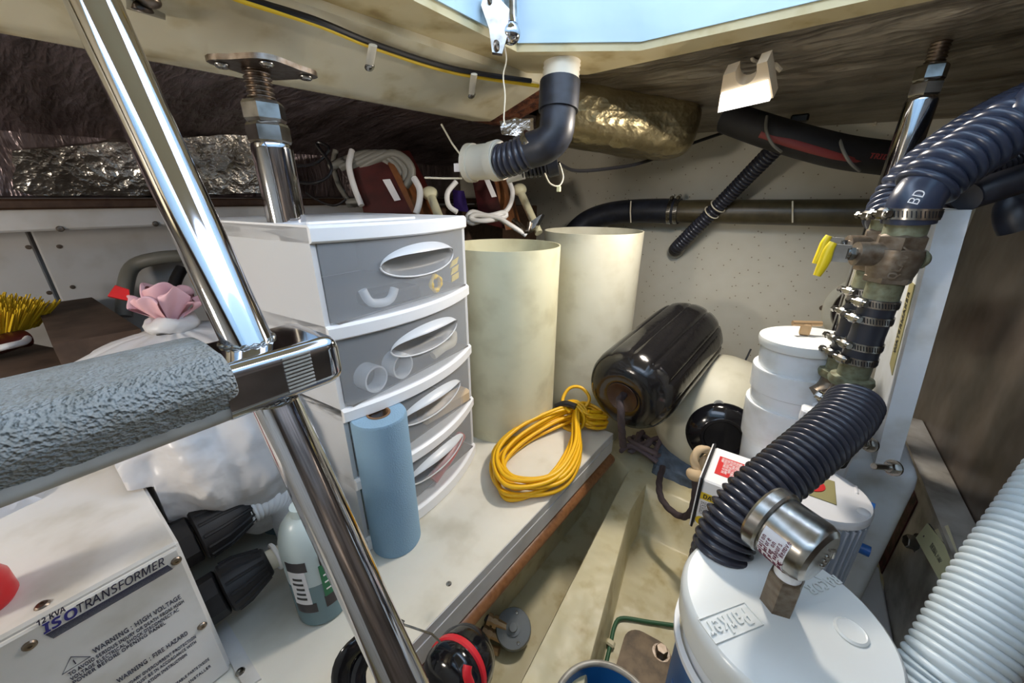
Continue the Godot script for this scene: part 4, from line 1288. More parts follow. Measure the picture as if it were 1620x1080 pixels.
# ---------------------------------------------------------------- transformer, bag, boxes
func left_corner() -> void:
	var root := thing("transformer", "white metal transformer box with printed warnings and two black cable glands", "transformer", V(-0.66, 0, 0.17))
	var g := Geo.new()
	g.box(V(-0.70, 0.120, 0.20), V(0.368, 0.238, 0.455), 0.003)
	obj("case", g, M.box_white, root)
	g = Geo.new()
	g.box(V(-0.5145, 0.118, 0.195), V(0.006, 0.232, 0.440), 0.002)
	var face := obj("front_cover", g, M.box_white, root)
	g = Geo.new()
	g.hexa([V(-0.59, 0.0, -0.028), V(-0.47, 0.0, -0.028), V(-0.465, 0.0, -0.046), V(-0.595, 0.0, -0.046), V(-0.59, 0.003, -0.028), V(-0.47, 0.003, -0.028), V(-0.465, 0.003, -0.046), V(-0.595, 0.003, -0.046)])
	obj("mounting_flange", g, M.box_white, root)
	g = Geo.new(); screw(g, Vector3(-0.4968, 0.003, -0.0319), V(0, 1, 0), 0.006); obj("screw", g, M.steel, root)
	for q in [Vector3(-0.511, 0.2181, -0.0196), Vector3(-0.511, 0.2173, 0.092), Vector3(-0.511, 0.1045, -0.0171), Vector3(-0.511, -0.0102, -0.016)]:
		g = Geo.new(); screw(g, q, V(1, 0, 0), 0.0052); obj("screw", g, M.dull_steel, face)
	g = Geo.new(); screw(g, Vector3(-0.53, 0.239, 0.0765), V(0, 1, 0), 0.0058); obj("screw", g, M.dull_steel, root)
	var rt := V(0, 0, -1)
	var up := V(0, 1, 0)
	# the maker's band: title over ruled lines
	var x := -0.5112
	var p0 := Vector3(-0.5112, 0.22, 0.0816)
	var p1 := Vector3(-0.5112, 0.2069, -0.012)
	var wide := p0.z - p1.z
	var yb := p0.y
	var p := print_on(face, "ISO", V(x, yb + 0.0058, p0.z), rt, up, 0.0118, M.ink_blue, 1.0, 0.2, true)
	fit(p, wide * 0.245)
	p = print_on(face, "TRANSFORMER", V(x, yb + 0.0068, p0.z - wide * 0.245), rt, up, 0.0105, M.ink, 1.0, 0.2)
	fit(p, wide * 0.74)
	p = print_on(face, "12 KVA", V(x, yb + 0.0158, p0.z + 0.001), rt, up, 0.0062, M.ink, 1.0, 0.2, true)
	fit(p, wide * 0.20)
	for i in 7:
		g = Geo.new()
		g.box(V(-0.5113, yb - 0.0014 - i * 0.00135, p0.z - wide * 0.5 - i * 0.0004), V(0.0006, 0.0009 - 0.00006 * i, wide), 0.0001)
		obj("rule", g, M.ink, face)
	var lines := [["WARNING : HIGH VOLTAGE", 0.0064], ["TO AVOID SERIOUS INJURY OR DEATH FROM HIGH", 0.0046], ["VOLTAGE ELECTRICAL SHOCK DISCONNECT AC", 0.0046], ["POWER BEFORE OPENING PANEL", 0.0046], ["WARNING : FIRE HAZARD", 0.0064], ["SECONDARY OVERCURRENT PROTECTION", 0.0046], ["DEVICE MUST BE IN ACCORDANCE WITH", 0.0046], ["INSTALLATION INSTRUCTION", 0.0046], ["NO USER SERVICEABLE PARTS INSIDE", 0.0046], ["REFER TO INSTALLER", 0.0046]]
	var spots := [[Vector3(-0.5112, 0.1678, 0.0634), Vector3(-0.5112, 0.1662, -0.0107)], [Vector3(-0.5112, 0.1618, 0.0837), Vector3(-0.5112, 0.1542, -0.0114)], [Vector3(-0.5112, 0.154, 0.0842), Vector3(-0.5112, 0.1482, -0.0049)], [Vector3(-0.5112, 0.1481, 0.0846), Vector3(-0.5112, 0.1417, 0.0099)], [Vector3(-0.5112, 0.1166, 0.0604), Vector3(-0.5112, 0.1032, -0.0031)], [Vector3(-0.5112, 0.1026, 0.0663), Vector3(-0.5112, 0.089, -0.008)], [Vector3(-0.5112, 0.0942, 0.0655), Vector3(-0.5112, 0.0815, -0.0062)], [Vector3(-0.5112, 0.0832, 0.0574), Vector3(-0.5112, 0.0749, 0.0053)], [Vector3(-0.5112, 0.0517, 0.0508), Vector3(-0.5112, 0.0418, -0.0102)], [Vector3(-0.5112, 0.038, 0.0366), Vector3(-0.5112, 0.0302, -0.0088)]]
	for i in lines.size():
		var k: Array = lines[i]
		var s: Array = spots[i]
		var t := print_on(face, k[0], V(x, (s[0].y + s[1].y) / 2.0, s[0].z), rt, up, k[1], M.ink)
		fit(t, s[0].z - s[1].z)
	# warning triangle
	g = Geo.new()
	var c := Vector3(-0.5112, 0.1699, 0.0765)
	g.tube([c + V(0, 0.0075, 0), c + V(0, -0.0065, 0.010), c + V(0, -0.0065, -0.010)], 0.0005, 6, true)
	obj("warning_triangle", g, M.ink, face)
	print_on(face, "!", c + V(0.0002, -0.001, 0.001), rt, up, 0.006, M.ink)
	# cable glands with their conduits
	for k in [[V(-0.632, 0.146, -0.030), V(-0.628, 0.150, -0.130), 0.040, 0], [V(-0.566, 0.084, -0.030), V(-0.557, 0.092, -0.112), 0.036, 1]]:
		var gl := Geo.new()
		var m := Geo.along(k[0], k[1])
		var l: float = (k[0] as Vector3).distance_to(k[1])
		var r: float = k[2]
		gl.lathe([R(r * 0.93, -0.002), R(r * 0.93, 0.020), R(r * 0.85, 0.022)], m, 8)
		gl.lathe([R(r * 0.9, 0.024), R(r * 1.0, 0.027), R(r * 0.97, l * 0.55), R(r * 0.62, l * 0.97), R(r * 0.54, l), R(r * 0.40, l)], m, 32)
		for i in 14:
			var a := TAU * i / 14
			var q := V(cos(a), 0, sin(a))
			gl.tube([m * (q * r * 0.99 + V(0, 0.030, 0)), m * (q * r * 0.955 + V(0, l * 0.55, 0)), m * (q * r * 0.63 + V(0, l * 0.93, 0))], 0.0028, 6)
		obj("cable_gland", gl, M.black_soft, root)
	g = Geo.new()
	corr(g, [V(-0.629, 0.148, -0.118), V(-0.628, 0.146, -0.150), V(-0.640, 0.120, -0.172), V(-0.655, 0.070, -0.180), V(-0.665, 0.02, -0.185)], 0.027, 0.0012, 0.006, 22)
	obj("conduit", g, M.plastic_white, root, 70)
	g = Geo.new()
	var q2 := V(-0.556, 0.092, -0.106)
	g.tube(curve([q2, q2 + V(0.002, 0, -0.02), q2 + V(-0.004, -0.02, -0.045), q2 + V(-0.02, -0.055, -0.06), q2 + V(-0.04, -0.07, -0.062)], 0.008), 0.0155, 20)
	obj("conduit", g, M.pvc, root)
	g = Geo.new()
	var ring: Array = []
	for i in 30:
		var a := TAU * i / 30
		ring.append(q2 + V(cos(a) * 0.019, sin(a) * 0.019, -0.016))
	g.tube(ring, 0.0032, 8, true)
	obj("conduit_rim", g, M.plastic_white, root)

	# red thing and white scrap on the transformer
	g = Geo.new()
	g.lathe([R(0.0, 0.0), R(0.022, 0.0), R(0.026, 0.006), R(0.026, 0.028), R(0.020, 0.042), R(0.017, 0.07), R(0.019, 0.10), R(0.014, 0.115), R(0.0, 0.118)], moved(Vector3(-0.5742, 0.239, 0.1132)), 30, false)
	one("red_bottle", g, M.red, "glossy red bottle standing on the transformer at the picture's edge", "bottle")
	g = lumpy_block([V(-0.80, 0.24, 0.13), V(-0.74, 0.24, 0.13), V(-0.75, 0.24, 0.065), V(-0.80, 0.24, 0.06), V(-0.79, 0.262, 0.12), V(-0.75, 0.262, 0.12), V(-0.755, 0.25, 0.072), V(-0.79, 0.255, 0.07)], 0.012, 14)
	one("plastic_scrap", g, M.bag, "crumpled white plastic scrap on the transformer under the step", "plastic scrap", "", 60)

	plastic_bag()

	# cartons against the hull
	g = carton([Vector3(-1.3777, 0.39, -0.0142), Vector3(-1.3763, 0.39, -0.1031), Vector3(-0.9582, 0.39, -0.1159), Vector3(-0.9684, 0.39, -0.007)], 0.36)
	one("carton", g, M.carton, "dark brown carton behind the knotted white bag", "box", "brown cartons by the hull")
	g = carton([V(-1.30, 0.325, 0.02), V(-1.18, 0.325, -0.02), V(-0.86, 0.325, -0.012), V(-0.86, 0.325, 0.30), V(-1.30, 0.325, 0.30)], 0.31)
	one("carton", g, M.carton, "brown carton beside the transformer, carrying the yellow brush", "box", "brown cartons by the hull")
	g = Geo.new(); g.hexa([V(-1.0, 0.0, -0.20), V(-0.90, 0.0, -0.20), V(-0.90, 0.0, -0.05), V(-1.0, 0.0, -0.05), V(-1.0, 0.33, -0.20), V(-0.90, 0.31, -0.20), V(-0.90, 0.32, -0.05), V(-1.0, 0.335, -0.05)])
	one("plastic_pack", g, M.carton, "brown plastic wrapped pack under the white bag's shoulder", "package")
	# brush
	root = thing("scrubbing_brush", "brush with yellow bristles and a maroon white head on the carton", "brush", Vector3(-1.2133, 0.349, 0.0455))
	g = Geo.new()
	g.sweep([Vector3(-1.2103, 0.3471, 0.0976), Vector3(-1.1992, 0.3529, 0.0599), Vector3(-1.2133, 0.3554, 0.0358), Vector3(-1.218, 0.3536, 0.02)], func(_w, s): return 0.034, 20, false, 0.5)
	obj("head", g, M.maroon, root)
	g = Geo.new()
	g.tube(curve([Vector3(-1.1488, 0.3568, 0.0805), Vector3(-1.1388, 0.3622, 0.0438), Vector3(-1.1623, 0.359, 0.0227), Vector3(-1.1984, 0.3595, 0.016)], 0.008), 0.006, 10)
	obj("trim", g, M.plastic_white, root)
	g = Geo.new()
	var rng := RandomNumberGenerator.new(); rng.seed = 8
	for i in 260:
		var s := rng.randf(); var t := rng.randf_range(-1, 1)
		var b0 := (Vector3(-1.2416, 0.3677, 0.0844)).lerp(Vector3(-1.2376, 0.3659, 0.0154), s) + V(0.02 * t, 0, 0.02 * t)
		var tip := (Vector3(-1.2426, 0.4464, 0.0741)).lerp(Vector3(-1.2067, 0.4124, -0.0164), s) + V(0.035 * t, rng.randf_range(-0.006, 0.008), 0.035 * t)
		g.rod(b0, tip, 0.0022, 4, 0.0012)
	var br := obj("bristles", g, M.bristle, root)
	br.set_meta("kind", "stuff")
	# grey pipe bend against the hull
	g = Geo.new(); g.tube(curve([Vector3(-1.3338, 0.3395, -0.1407), Vector3(-1.3613, 0.4122, -0.1684), Vector3(-1.383, 0.4543, -0.199), Vector3(-1.3641, 0.4698, -0.2473), Vector3(-1.3498, 0.4703, -0.3117), Vector3(-1.3614, 0.4652, -0.3807)], 0.012), 0.0165, 20)
	one("grey_pipe", g, M.grey_pipe, "grey bent pipe rising behind the pink topped bag", "pipe")
	g = Geo.new(); g.tube(curve([Vector3(-1.3038, 0.3247, -0.2228), Vector3(-1.34, 0.3992, -0.2582), Vector3(-1.3591, 0.4375, -0.289)], 0.012), 0.014, 18)
	one("dark_pipe", g, M.black_soft, "dark pipe behind the grey bend and the bag", "pipe")

func carton(top: Array, h: float) -> Geo:
	var g := Geo.new()
	var n := top.size()
	var a := PackedVector3Array(); var b := PackedVector3Array()
	for p in top:
		a.push_back(p - V(0, h, 0)); b.push_back(p)
	g.skin([a, b])
	g.fan(a, true); g.fan(b, false)
	return g

func plastic_bag() -> void:
	var root := thing("plastic_bag", "translucent white plastic bag knotted with pink cloth, behind the ladder step", "bag", V(-0.80, 0.05, -0.12))
	var neck := V(-0.885, 0.395, -0.150)
	var n := noise(5.0, 3, 4, 2, 12)
	var k := noise(20.0, 3, 2, 2, 17)
	var g := Geo.new()
	var rows: Array = []
	var nl := 60; var ns := 140
	for j in nl + 1:
		var v := float(j) / nl
		var row := PackedVector3Array()
		var c := neck.lerp(V(-0.745, 0.055, -0.150), v)
		for i in ns:
			var a := TAU * i / ns
			# sack: narrow neck, wide belly, pointed base; wider across the view than along it
			var r: float = 0.024 + 0.180 * pow(sin(PI * pow(v, 0.72) * 0.97), 1.0) * (1.0 - 0.28 * v)
			var e := V(cos(a), 0, sin(a))
			var pleat: float = 0.14 * cos(a * 13.0 + 2.0 * sin(a * 3.0)) * exp(-v * 3.2)
			var p := c + e * r * (1.0 + pleat)
			var wr: float = 0.026 * n.get_noise_3d(p.x, p.y * 0.7, p.z) + 0.014 * k.get_noise_3d(p.x, p.y * 0.6, p.z)
			p += e * wr * (0.3 + 0.7 * sin(PI * v))
			p.x += 0.04 * v * cos(a) 
			p.y = max(p.y, 0.055)
			p.z = min(p.z, -0.034 - 0.0 * v) if p.y < 0.245 else min(p.z, -0.01)
			row.push_back(p)
		rows.append(row)
	g.skin(rows)
	g.fan(rows[-1], false)
	obj("sack", g, M.bag, root, 60)
	# rolled collar of the neck
	g = Geo.new()
	var ring: Array = []
	for i in 48:
		var a := TAU * i / 48
		ring.append(neck + V(cos(a) * 0.026, 0.012 + 0.003 * sin(3 * a), sin(a) * 0.026))
	g.sweep(ring, func(w, s): return 0.0135 + 0.0022 * sin(s * 160.0 + w * 3.0), 12, true)
	obj("collar", g, M.bag, root, 70)
	# pink cloth bunched in the neck: folded lobes, each a little sheet with thickness
	for q in [[-0.2, 0.030, 0.060, 0.3, 0.9], [0.9, 0.034, 0.052, 1.6, 0.8], [2.0, 0.036, 0.046, -0.4, 1.0], [3.1, 0.040, 0.036, 0.8, 0.9], [4.2, 0.034, 0.050, 0.1, 1.0], [5.2, 0.044, 0.034, 1.1, 0.8], [0.3, 0.014, 0.068, 0.6, 2.2], [2.6, 0.016, 0.064, 0.2, 2.0]]:
		g = Geo.new()
		for side in [0.0, 0.0018]:
			rows = []
			for j in 15:
				var v := j / 14.0
				var row := PackedVector3Array()
				for i in 19:
					var u := i / 18.0 - 0.5
					var a: float = q[0] + u * 1.25 * q[4]
					var rr: float = 0.010 + side + q[1] * sin(v * 2.4) * (1.0 + 0.10 * sin(u * 9.0 + q[3]))
					row.push_back(neck + V(cos(a) * rr, 0.018 + side + q[2] * sin(v * 1.9) * (1.0 - 0.9 * u * u) + 0.004 * sin(u * 8.0 + v * 3.0 + q[3]), sin(a) * rr))
				rows.append(row)
			g.skin(rows, false)
		obj("pink_cloth", g, M.bag_pink, root, 80)
	g = Geo.new()
	var t := Vector3(-0.9698, 0.4576, -0.1212)
	g.hexa([Vector3(-1.001, 0.4511, -0.0948), Vector3(-0.9514, 0.4449, -0.1155), Vector3(-0.9791, 0.4387, -0.1186), Vector3(-1.0131, 0.4464, -0.0969), Vector3(-0.9941, 0.4696, -0.1088), Vector3(-0.9577, 0.4642, -0.1201), Vector3(-0.9839, 0.4597, -0.125), Vector3(-1.0066, 0.4674, -0.1118)])
	obj("red_tie", g, M.red, root)

# stretch a line of print to a width
func fit(o: MeshInstance3D, width: float) -> void:
	var b := o.transform.basis
	b.x = b.x.normalized() * width / o.mesh.get_aabb().size.x
	o.transform.basis = b

# ---------------------------------------------------------------- bilge between bench and engine beds
func ridge(z: float) -> Vector2:
	var t := (z + 0.355) / (-0.869 + 0.355)
	return R(clamp(-0.216 - 0.038 * t, -0.262, -0.17), clamp(lerp(-0.138, -0.200, (z + 0.412) / (-0.764 + 0.412)), -0.205, -0.10))

func well_height(x: float, z: float, n: FastNoiseLite) -> float:
	var k := ridge(z)
	var base := -0.33 if x < (k.x + k.y) / 2 else -0.262
	var e := smoothstep(0.0, 0.030, min(x - (k.x - 0.034), (k.y + 0.016) - x) )
	if x > (k.x + k.y) / 2: e = smoothstep(0.0, 0.016, (k.y + 0.016) - x)
	var y: float = lerp(base, -0.15, e)
	var zf: float = -0.925 - 0.06 * clamp(-(x + 0.22) / 0.1, 0.0, 1.0)
	var f := smoothstep(zf + 0.075, zf, z)
	y = max(y, lerp(base, -0.15, f))
	return y + 0.005 * n.get_noise_2d(x, z)

func bilge() -> void:
	var g := Geo.new()
	var n := noise(9.0, 3, 4, 1, 30)
	var rows: Array = []
	for j in 200:
		var row := PackedVector3Array()
		var z: float = lerp(0.3, -1.06, j / 199.0)
		var k := ridge(z)
		# more points where the stringer's sides are steep
		var cuts := [-0.46, k.x - 0.036, k.x + 0.002, k.y - 0.002, k.y + 0.018, 0.32]
		var many := [20, 12, 8, 12, 44]
		for s in 5:
			for i in many[s]:
				var x: float = lerp(cuts[s], cuts[s + 1], float(i) / many[s])
				row.push_back(V(x, well_height(x, z, n), z))
		row.push_back(V(0.32, well_height(0.32, z, n), z))
		rows.append(row)
	g.skin(rows, false)
	var f := struct("floor", g, M.hull)
	g = Geo.new(); g.box(V(-0.52, -0.31, -1.28), V(1.72, 0.30, 0.50), 0.006)
	obj("stern_shelf", g, M.hull, f)
	# bilge pump motor with brass unions and black cables
	var root := thing("bilge_pump", "small grey round motor with brass unions in the trough beside the wooden rail", "pump", Vector3(-0.3377, -0.4406, -0.4429))
	var c := Vector3(-0.3287, -0.2811, -0.4458)
	var pa := V(0.22, 0.90, 0.36).normalized()
	var m := Geo.along(c, c + pa)
	g = Geo.new()
	g.lathe([R(0.037, -0.030), R(0.040, -0.028), R(0.040, -0.004), R(0.038, 0.0), R(0.016, 0.001), R(0.016, 0.004), R(0.0095, 0.0045), R(0.0085, 0.012), R(0.0, 0.013)], m, 40)
	obj("motor_cover", g, M.pump_grey, root)
	for a in [0.6, 2.7, 4.4]:
		g = Geo.new(); screw(g, m * V(cos(a) * 0.029, 0.0, sin(a) * 0.029), m.basis.y, 0.004); obj("screw", g, M.steel, root)
	g = Geo.new(); g.rod(m * V(0, -0.03, 0), m * V(0, -0.10, 0), 0.026, 24); obj("motor_body", g, M.dull_steel, root)
	g = Geo.new(); g.box(c + V(0.0, -0.115, 0.0), V(0.06, 0.03, 0.07), 0.005); obj("foot", g, M.bronze, root)
	for k in [[Vector3(-0.3639, -0.2811, -0.4329), Vector3(-0.3856, -0.277, -0.4254)], [Vector3(-0.3665, -0.2998, -0.4153), Vector3(-0.387, -0.2959, -0.4086)], [Vector3(-0.3671, -0.3222, -0.3975), Vector3(-0.394, -0.3253, -0.3893)]]:
		g = Geo.new()
		var mm := Geo.along(k[0], k[1])
		var l: float = (k[0] as Vector3).distance_to(k[1])
		g.lathe([R(0.009, -0.03), R(0.009, 0), R(0.0135, 0.0), R(0.0135, l * 0.4), R(0.010, l * 0.4), R(0.010, l * 0.6), R(0.013, l * 0.6), R(0.013, l), R(0, l)], mm, 8)
		obj("brass_union", g, M.brass, root)
		g = Geo.new(); g.tube(curve([k[1], (k[1] as Vector3) + (k[1] - k[0]) * 0.8, (k[1] as Vector3) + (k[1] - k[0]) * 1.8 + V(0, -0.012, 0)], 0.008), 0.008, 12)
		obj("cable", g, M.black, root)
	# green wire with its clip
	g = Geo.new()
	var wp: Array = []
	for q in [Vector3(-0.1685, -0.256, -0.3976), Vector3(-0.1783, -0.256, -0.4409), Vector3(-0.1826, -0.256, -0.4821), Vector3(-0.1829, -0.256, -0.5304), Vector3(-0.1675, -0.254, -0.5714), Vector3(-0.1368, -0.25, -0.5961), Vector3(-0.0833, -0.25, -0.6259), Vector3(-0.0191, -0.25, -0.6607)]:
		var wx: float = max(q.x, ridge(q.z).y + 0.022)
		wp.append(V(wx, well_height(wx, q.z, n) + 0.005, q.z))
	g.tube(curve(wp, 0.008), 0.0042, 10)
	one("green_wire", g, M.green_wire, "green insulated wire running along the sump floor", "wire")
	g = Geo.new(); g.box(wp[3] + V(0, 0.004, 0), V(0.018, 0.008, 0.014), 0.003)
	one("wire_clip", g, M.hull, "cream blob of filler that holds the green wire's bend", "wire clip")
	# brown cover plate with a bolt
	root = thing("cover_plate", "brown metal plate with rounded corners and one bolt on the sump floor", "plate", Vector3(-0.0538, -0.262, -0.5376))
	g = Geo.new()
	var pl := PackedVector2Array()
	for q in rounded(0.095, 0.17, 0.032): pl.push_back(q)
	var pc := Vector3(-0.0646, -0.25, -0.535)
	g.prism(pl, 0.012, Transform3D(Basis(V(1, 0, -0.1).normalized(), V(-0.1, 0, -1).normalized(), V(0, 1, 0)), pc + V(0, -0.002, 0.03)))
	obj("plate", g, M.mud, root)
	g = Geo.new(); hexbolt(g, Vector3(-0.0461, -0.247, -0.5717), V(0, 1, 0), 0.012, 0.014); obj("bolt", g, M.dull_steel, root)
	# blue bucket, only its rim in the frame
	root = thing("bucket", "blue plastic bucket with a grey rim at the foot of the picture", "bucket", Vector3(-0.1087, -0.26, -0.4327))
	var bc := Vector3(-0.0768, -0.13, -0.3444)
	bc.y = 0
	g = Geo.new()
	g.lathe([R(0.0, -0.258), R(0.066, -0.258), R(0.082, -0.134), R(0.079, -0.134), R(0.063, -0.25), R(0.0, -0.25)], moved(bc), 44, false)
	obj("body", g, M.bucket, root)
	g = Geo.new()
	var ring: Array = []
	for i in 48: ring.append(bc + V(cos(TAU * i / 48) * 0.083, -0.131, sin(TAU * i / 48) * 0.083))
	g.tube(ring, 0.005, 10, true)
	obj("rim", g, M.alloy, root)
	# ear defenders
	root = thing("ear_defenders", "black and red ear defenders hanging over the bench edge at the ladder foot", "ear defenders", Vector3(-0.2865, -0.0576, -0.2102))
	var ec := Vector3(-0.2588, -0.0062, -0.2154)
	var ed := (Vector3(-0.2498, 0.0233, -0.1827) - Vector3(-0.26, -0.0021, -0.2431)).normalized()
	m = Geo.along(ec - ed * 0.02, ec + ed)
	g = Geo.new()
	g.lathe([R(0.0, -0.030), R(0.028, -0.030), R(0.041, -0.020), R(0.046, -0.004), R(0.046, 0.012), R(0.044, 0.014)], m, 40, false)
	obj("cup", g, M.black_gloss, root)
	g = Geo.new(); g.lathe([R(0.044, 0.013), R(0.0465, 0.015), R(0.0465, 0.023), R(0.044, 0.025)], m, 40, false); obj("red_band", g, M.ear_red, root)
	g = Geo.new(); g.lathe([R(0.044, 0.025), R(0.045, 0.034), R(0.040, 0.046), R(0.026, 0.055), R(0.0, 0.058)], m, 40, false); obj("cup_shell", g, M.black_gloss, root)
	g = Geo.new(); g.tube(curve([Vector3(-0.2267, 0.0546, -0.2082), Vector3(-0.2234, 0.0506, -0.2021), Vector3(-0.2166, 0.0377, -0.201)], 0.005), 0.006, 10); obj("red_clip", g, M.ear_red, root)
	g = Geo.new(); g.tube([Vector3(-0.3563, 0.0254, -0.1979), Vector3(-0.3352, 0.0246, -0.2066), Vector3(-0.3086, 0.0213, -0.2181), Vector3(-0.2659, 0.0302, -0.2141)], 0.0016, 8); obj("wire", g, M.steel, root)
	g = Geo.new(); g.rod(Vector3(-0.3627, 0.0299, -0.1953), Vector3(-0.3523, 0.0246, -0.2004), 0.0045, 10); obj("wire_stop", g, M.black, root)
	g = Geo.new(); g.tube(curve([Vector3(-0.3391, 0.02, -0.0975), Vector3(-0.3545, 0.05, -0.1074), Vector3(-0.3537, 0.07, -0.1245), Vector3(-0.3471, 0.07, -0.152), Vector3(-0.3412, 0.05, -0.1754)], 0.008), 0.012, 14, false, 0.45)
	g.tube(curve([Vector3(-0.323, 0.02, -0.1096), Vector3(-0.3409, 0.04, -0.1206), Vector3(-0.3418, 0.055, -0.1365), Vector3(-0.3386, 0.055, -0.1587)], 0.008), 0.010, 14, false, 0.45)
	obj("headband", g, M.black_gloss, root)

# ---------------------------------------------------------------- fenders, strainer, pump, filter
func pumps() -> void:
	# black ribbed fender
	var root := thing("fender", "black ribbed cylinder boat fender lying on the white ball fender", "fender", Vector3(-0.2313, 0.0523, -1.0254), "boat fenders")
	var a := Vector3(-0.2701, 0.1577, -0.8198)
	var b := Vector3(-0.219, 0.224, -1.2503)
	var m := Geo.along(a, b)
	var L := a.distance_to(b)
	var g := Geo.new()
	var rows: Array = []
	for k in [[0.020, 0.02], [0.032, 0.004], [0.06, -0.006], [0.088, 0.0], [0.108, 0.014], [0.119, 0.034], [0.123, 0.056], [0.1235, 0.09], [0.1235, L - 0.09], [0.121, L - 0.05], [0.108, L - 0.018], [0.08, L], [0.0, L]]:
		var row := PackedVector3Array()
		for j in 120:
			var w := TAU * j / 120
			var groove: float = 0.0
			if k[0] > 0.105 and k[1] > 0.05: groove = 0.006 * pow(max(cos(w * 12.0), 0.0), 8.0)
			row.push_back(m * V(cos(w) * (k[0] - groove) * 0.912, k[1], sin(w) * (k[0] - groove) * 0.912))
		rows.append(row)
	g.skin(rows)
	obj("body", g, M.fender, root, 50)
	g = Geo.new(); g.lathe([R(0.0, 0.012), R(0.018, 0.012), R(0.028, 0.004), R(0.036, -0.001), R(0.040, -0.0035), R(0.041, -0.002)], m, 36, false); obj("eye", g, M.eye, root)
	g = Geo.new()
	rope(g, [m * V(0, 0.02, 0), m * V(0, -0.012, 0), Vector3(-0.2583, 0.1484, -0.7841), Vector3(-0.251, 0.1045, -0.7818), Vector3(-0.2469, 0.0324, -0.8038)], 0.0095)
	obj("rope", g, M.rope_black, root, 60)
	# white ball fender with a black cap
	root = thing("ball_fender", "white round ball fender with a black end cap below the black fender", "fender", V(-0.075, -0.155, -1.09), "boat fenders")
	var bc := Vector3(-0.0907, -0.0007, -1.1716)
	var r := 0.186
	g = Geo.new()
	g.ball(bc, r, 56)
	obj("ball", g, M.cream2, root, 60)
	var cd := (Vector3(-0.0512, 0.0309, -0.9957) - bc).normalized()
	m = Geo.along(bc, bc + cd)
	g = Geo.new()
	g.lathe([R(0.089, r * 0.86), R(0.087, r * 0.91), R(0.077, r * 0.985), R(0.055, r * 1.015), R(0.052, r * 1.03), R(0.046, r * 1.03), R(0.043, r * 1.0), R(0.0, r * 1.0)], m, 48, false)
	obj("cap", g, M.black_gloss, root)
	var hd := (Vector3(-0.0785, 0.1024, -1.0296) - bc).normalized()
	m = Geo.along(bc, bc + hd)
	g = Geo.new(); g.lathe([R(0.013, r * 0.995), R(0.012, r * 1.006), R(0.008, r * 1.006), R(0.007, r * 1.0), R(0.0, r * 0.998)], m, 24, false); obj("valve", g, M.grey_pipe, root)
	# ropes
	g = Geo.new()
	rope(g, [Vector3(-0.0727, 0.0297, -0.8122), Vector3(-0.0859, 0.0568, -0.8153), Vector3(-0.0844, 0.0758, -0.8255), Vector3(-0.0728, 0.0812, -0.8367), Vector3(-0.0612, 0.0668, -0.8518), Vector3(-0.06, 0.0372, -0.8653)], 0.0095)
	rope(g, [Vector3(-0.074, 0.0283, -0.8132), Vector3(-0.0719, 0.0489, -0.8325), Vector3(-0.066, 0.0521, -0.8546)], 0.007)
	g.ball(Vector3(-0.0779, 0.027, -0.807), 0.017, 16, V(1.1, 0.9, 1))
	one("tan_rope", g, M.rope_tan, "tan twisted rope loop at the white ball fender's cap", "rope", "", 60)
	g = Geo.new()
	rope(g, [Vector3(-0.1675, -0.0707, -0.9205), Vector3(-0.1628, -0.0853, -0.877), Vector3(-0.145, -0.0949, -0.8322), Vector3(-0.1145, -0.1034, -0.8108), Vector3(-0.0828, -0.0957, -0.798), Vector3(-0.0664, -0.0595, -0.7875), Vector3(-0.0674, -0.0137, -0.7953), Vector3(-0.0761, 0.0243, -0.807)], 0.0085)
	one("dark_rope", g, M.rope_black, "dark brown twisted rope hanging in a loop over the cream beam", "rope", "", 60)
	g = Geo.new()
	var rng := RandomNumberGenerator.new(); rng.seed = 12
	var tang: Array = []
	for i in 22:
		tang.append(V(-0.315 + 0.13 * rng.randf(), -0.135 + 0.05 * rng.randf(), -0.99 - 0.10 * rng.randf()))
	g.tube(curve(tang, 0.008), 0.0075, 8)
	one("grey_line", g, M.rope_grey, "tangle of thin grey purple line under the black fender", "rope")
	g = lumpy_block([V(-0.20, -0.155, -0.985), V(-0.06, -0.155, -0.99), V(-0.06, -0.155, -1.10), V(-0.22, -0.155, -1.12), V(-0.19, -0.12, -0.99), V(-0.07, -0.125, -0.995), V(-0.07, -0.10, -1.08), V(-0.21, -0.09, -1.10)], 0.02, 41)
	one("blue_rag", g, M.rag, "crumpled blue grey rag on the stern shelf beside the ball fender", "rag", "", 60)
	# pipes along the foot of the rear bulkhead
	g = Geo.new(); g.tube([Vector3(-0.1786, 0.0504, -1.47), Vector3(0.0084, 0.0665, -1.47)], 0.016, 16); one("grey_pipe", g, M.grey_pipe, "upper grey pipe along the foot of the rear bulkhead", "pipe", "pipes by the fender")
	g = Geo.new(); g.tube([Vector3(-0.1919, 0.0228, -1.45), Vector3(0.0144, 0.0447, -1.45)], 0.010, 14); one("dark_pipe", g, M.dull_steel, "lower dark pipe along the foot of the rear bulkhead", "pipe", "pipes by the fender")
	g = Geo.new(); g.tube([Vector3(-0.0658, 0.0705, -1.3979), Vector3(-0.0533, 0.1371, -1.4391)], 0.003, 8); one("cable_tie", g, M.black, "black cable tie end sticking up from the pipes by the fender", "cable tie")

	# white strainer
	root = thing("sea_strainer", "tall white stepped strainer with a bronze T handle on its lid", "strainer", V(0.06, -0.10, -0.88))
	var sc := Vector3(0.0506, 0.3711, -0.8804)
	m = Geo.along(sc - V(-0.035, 0.42, 0), sc)
	var H := sc.distance_to(sc - V(-0.035, 0.42, 0))
	g = Geo.new()
	var q := 0.0735
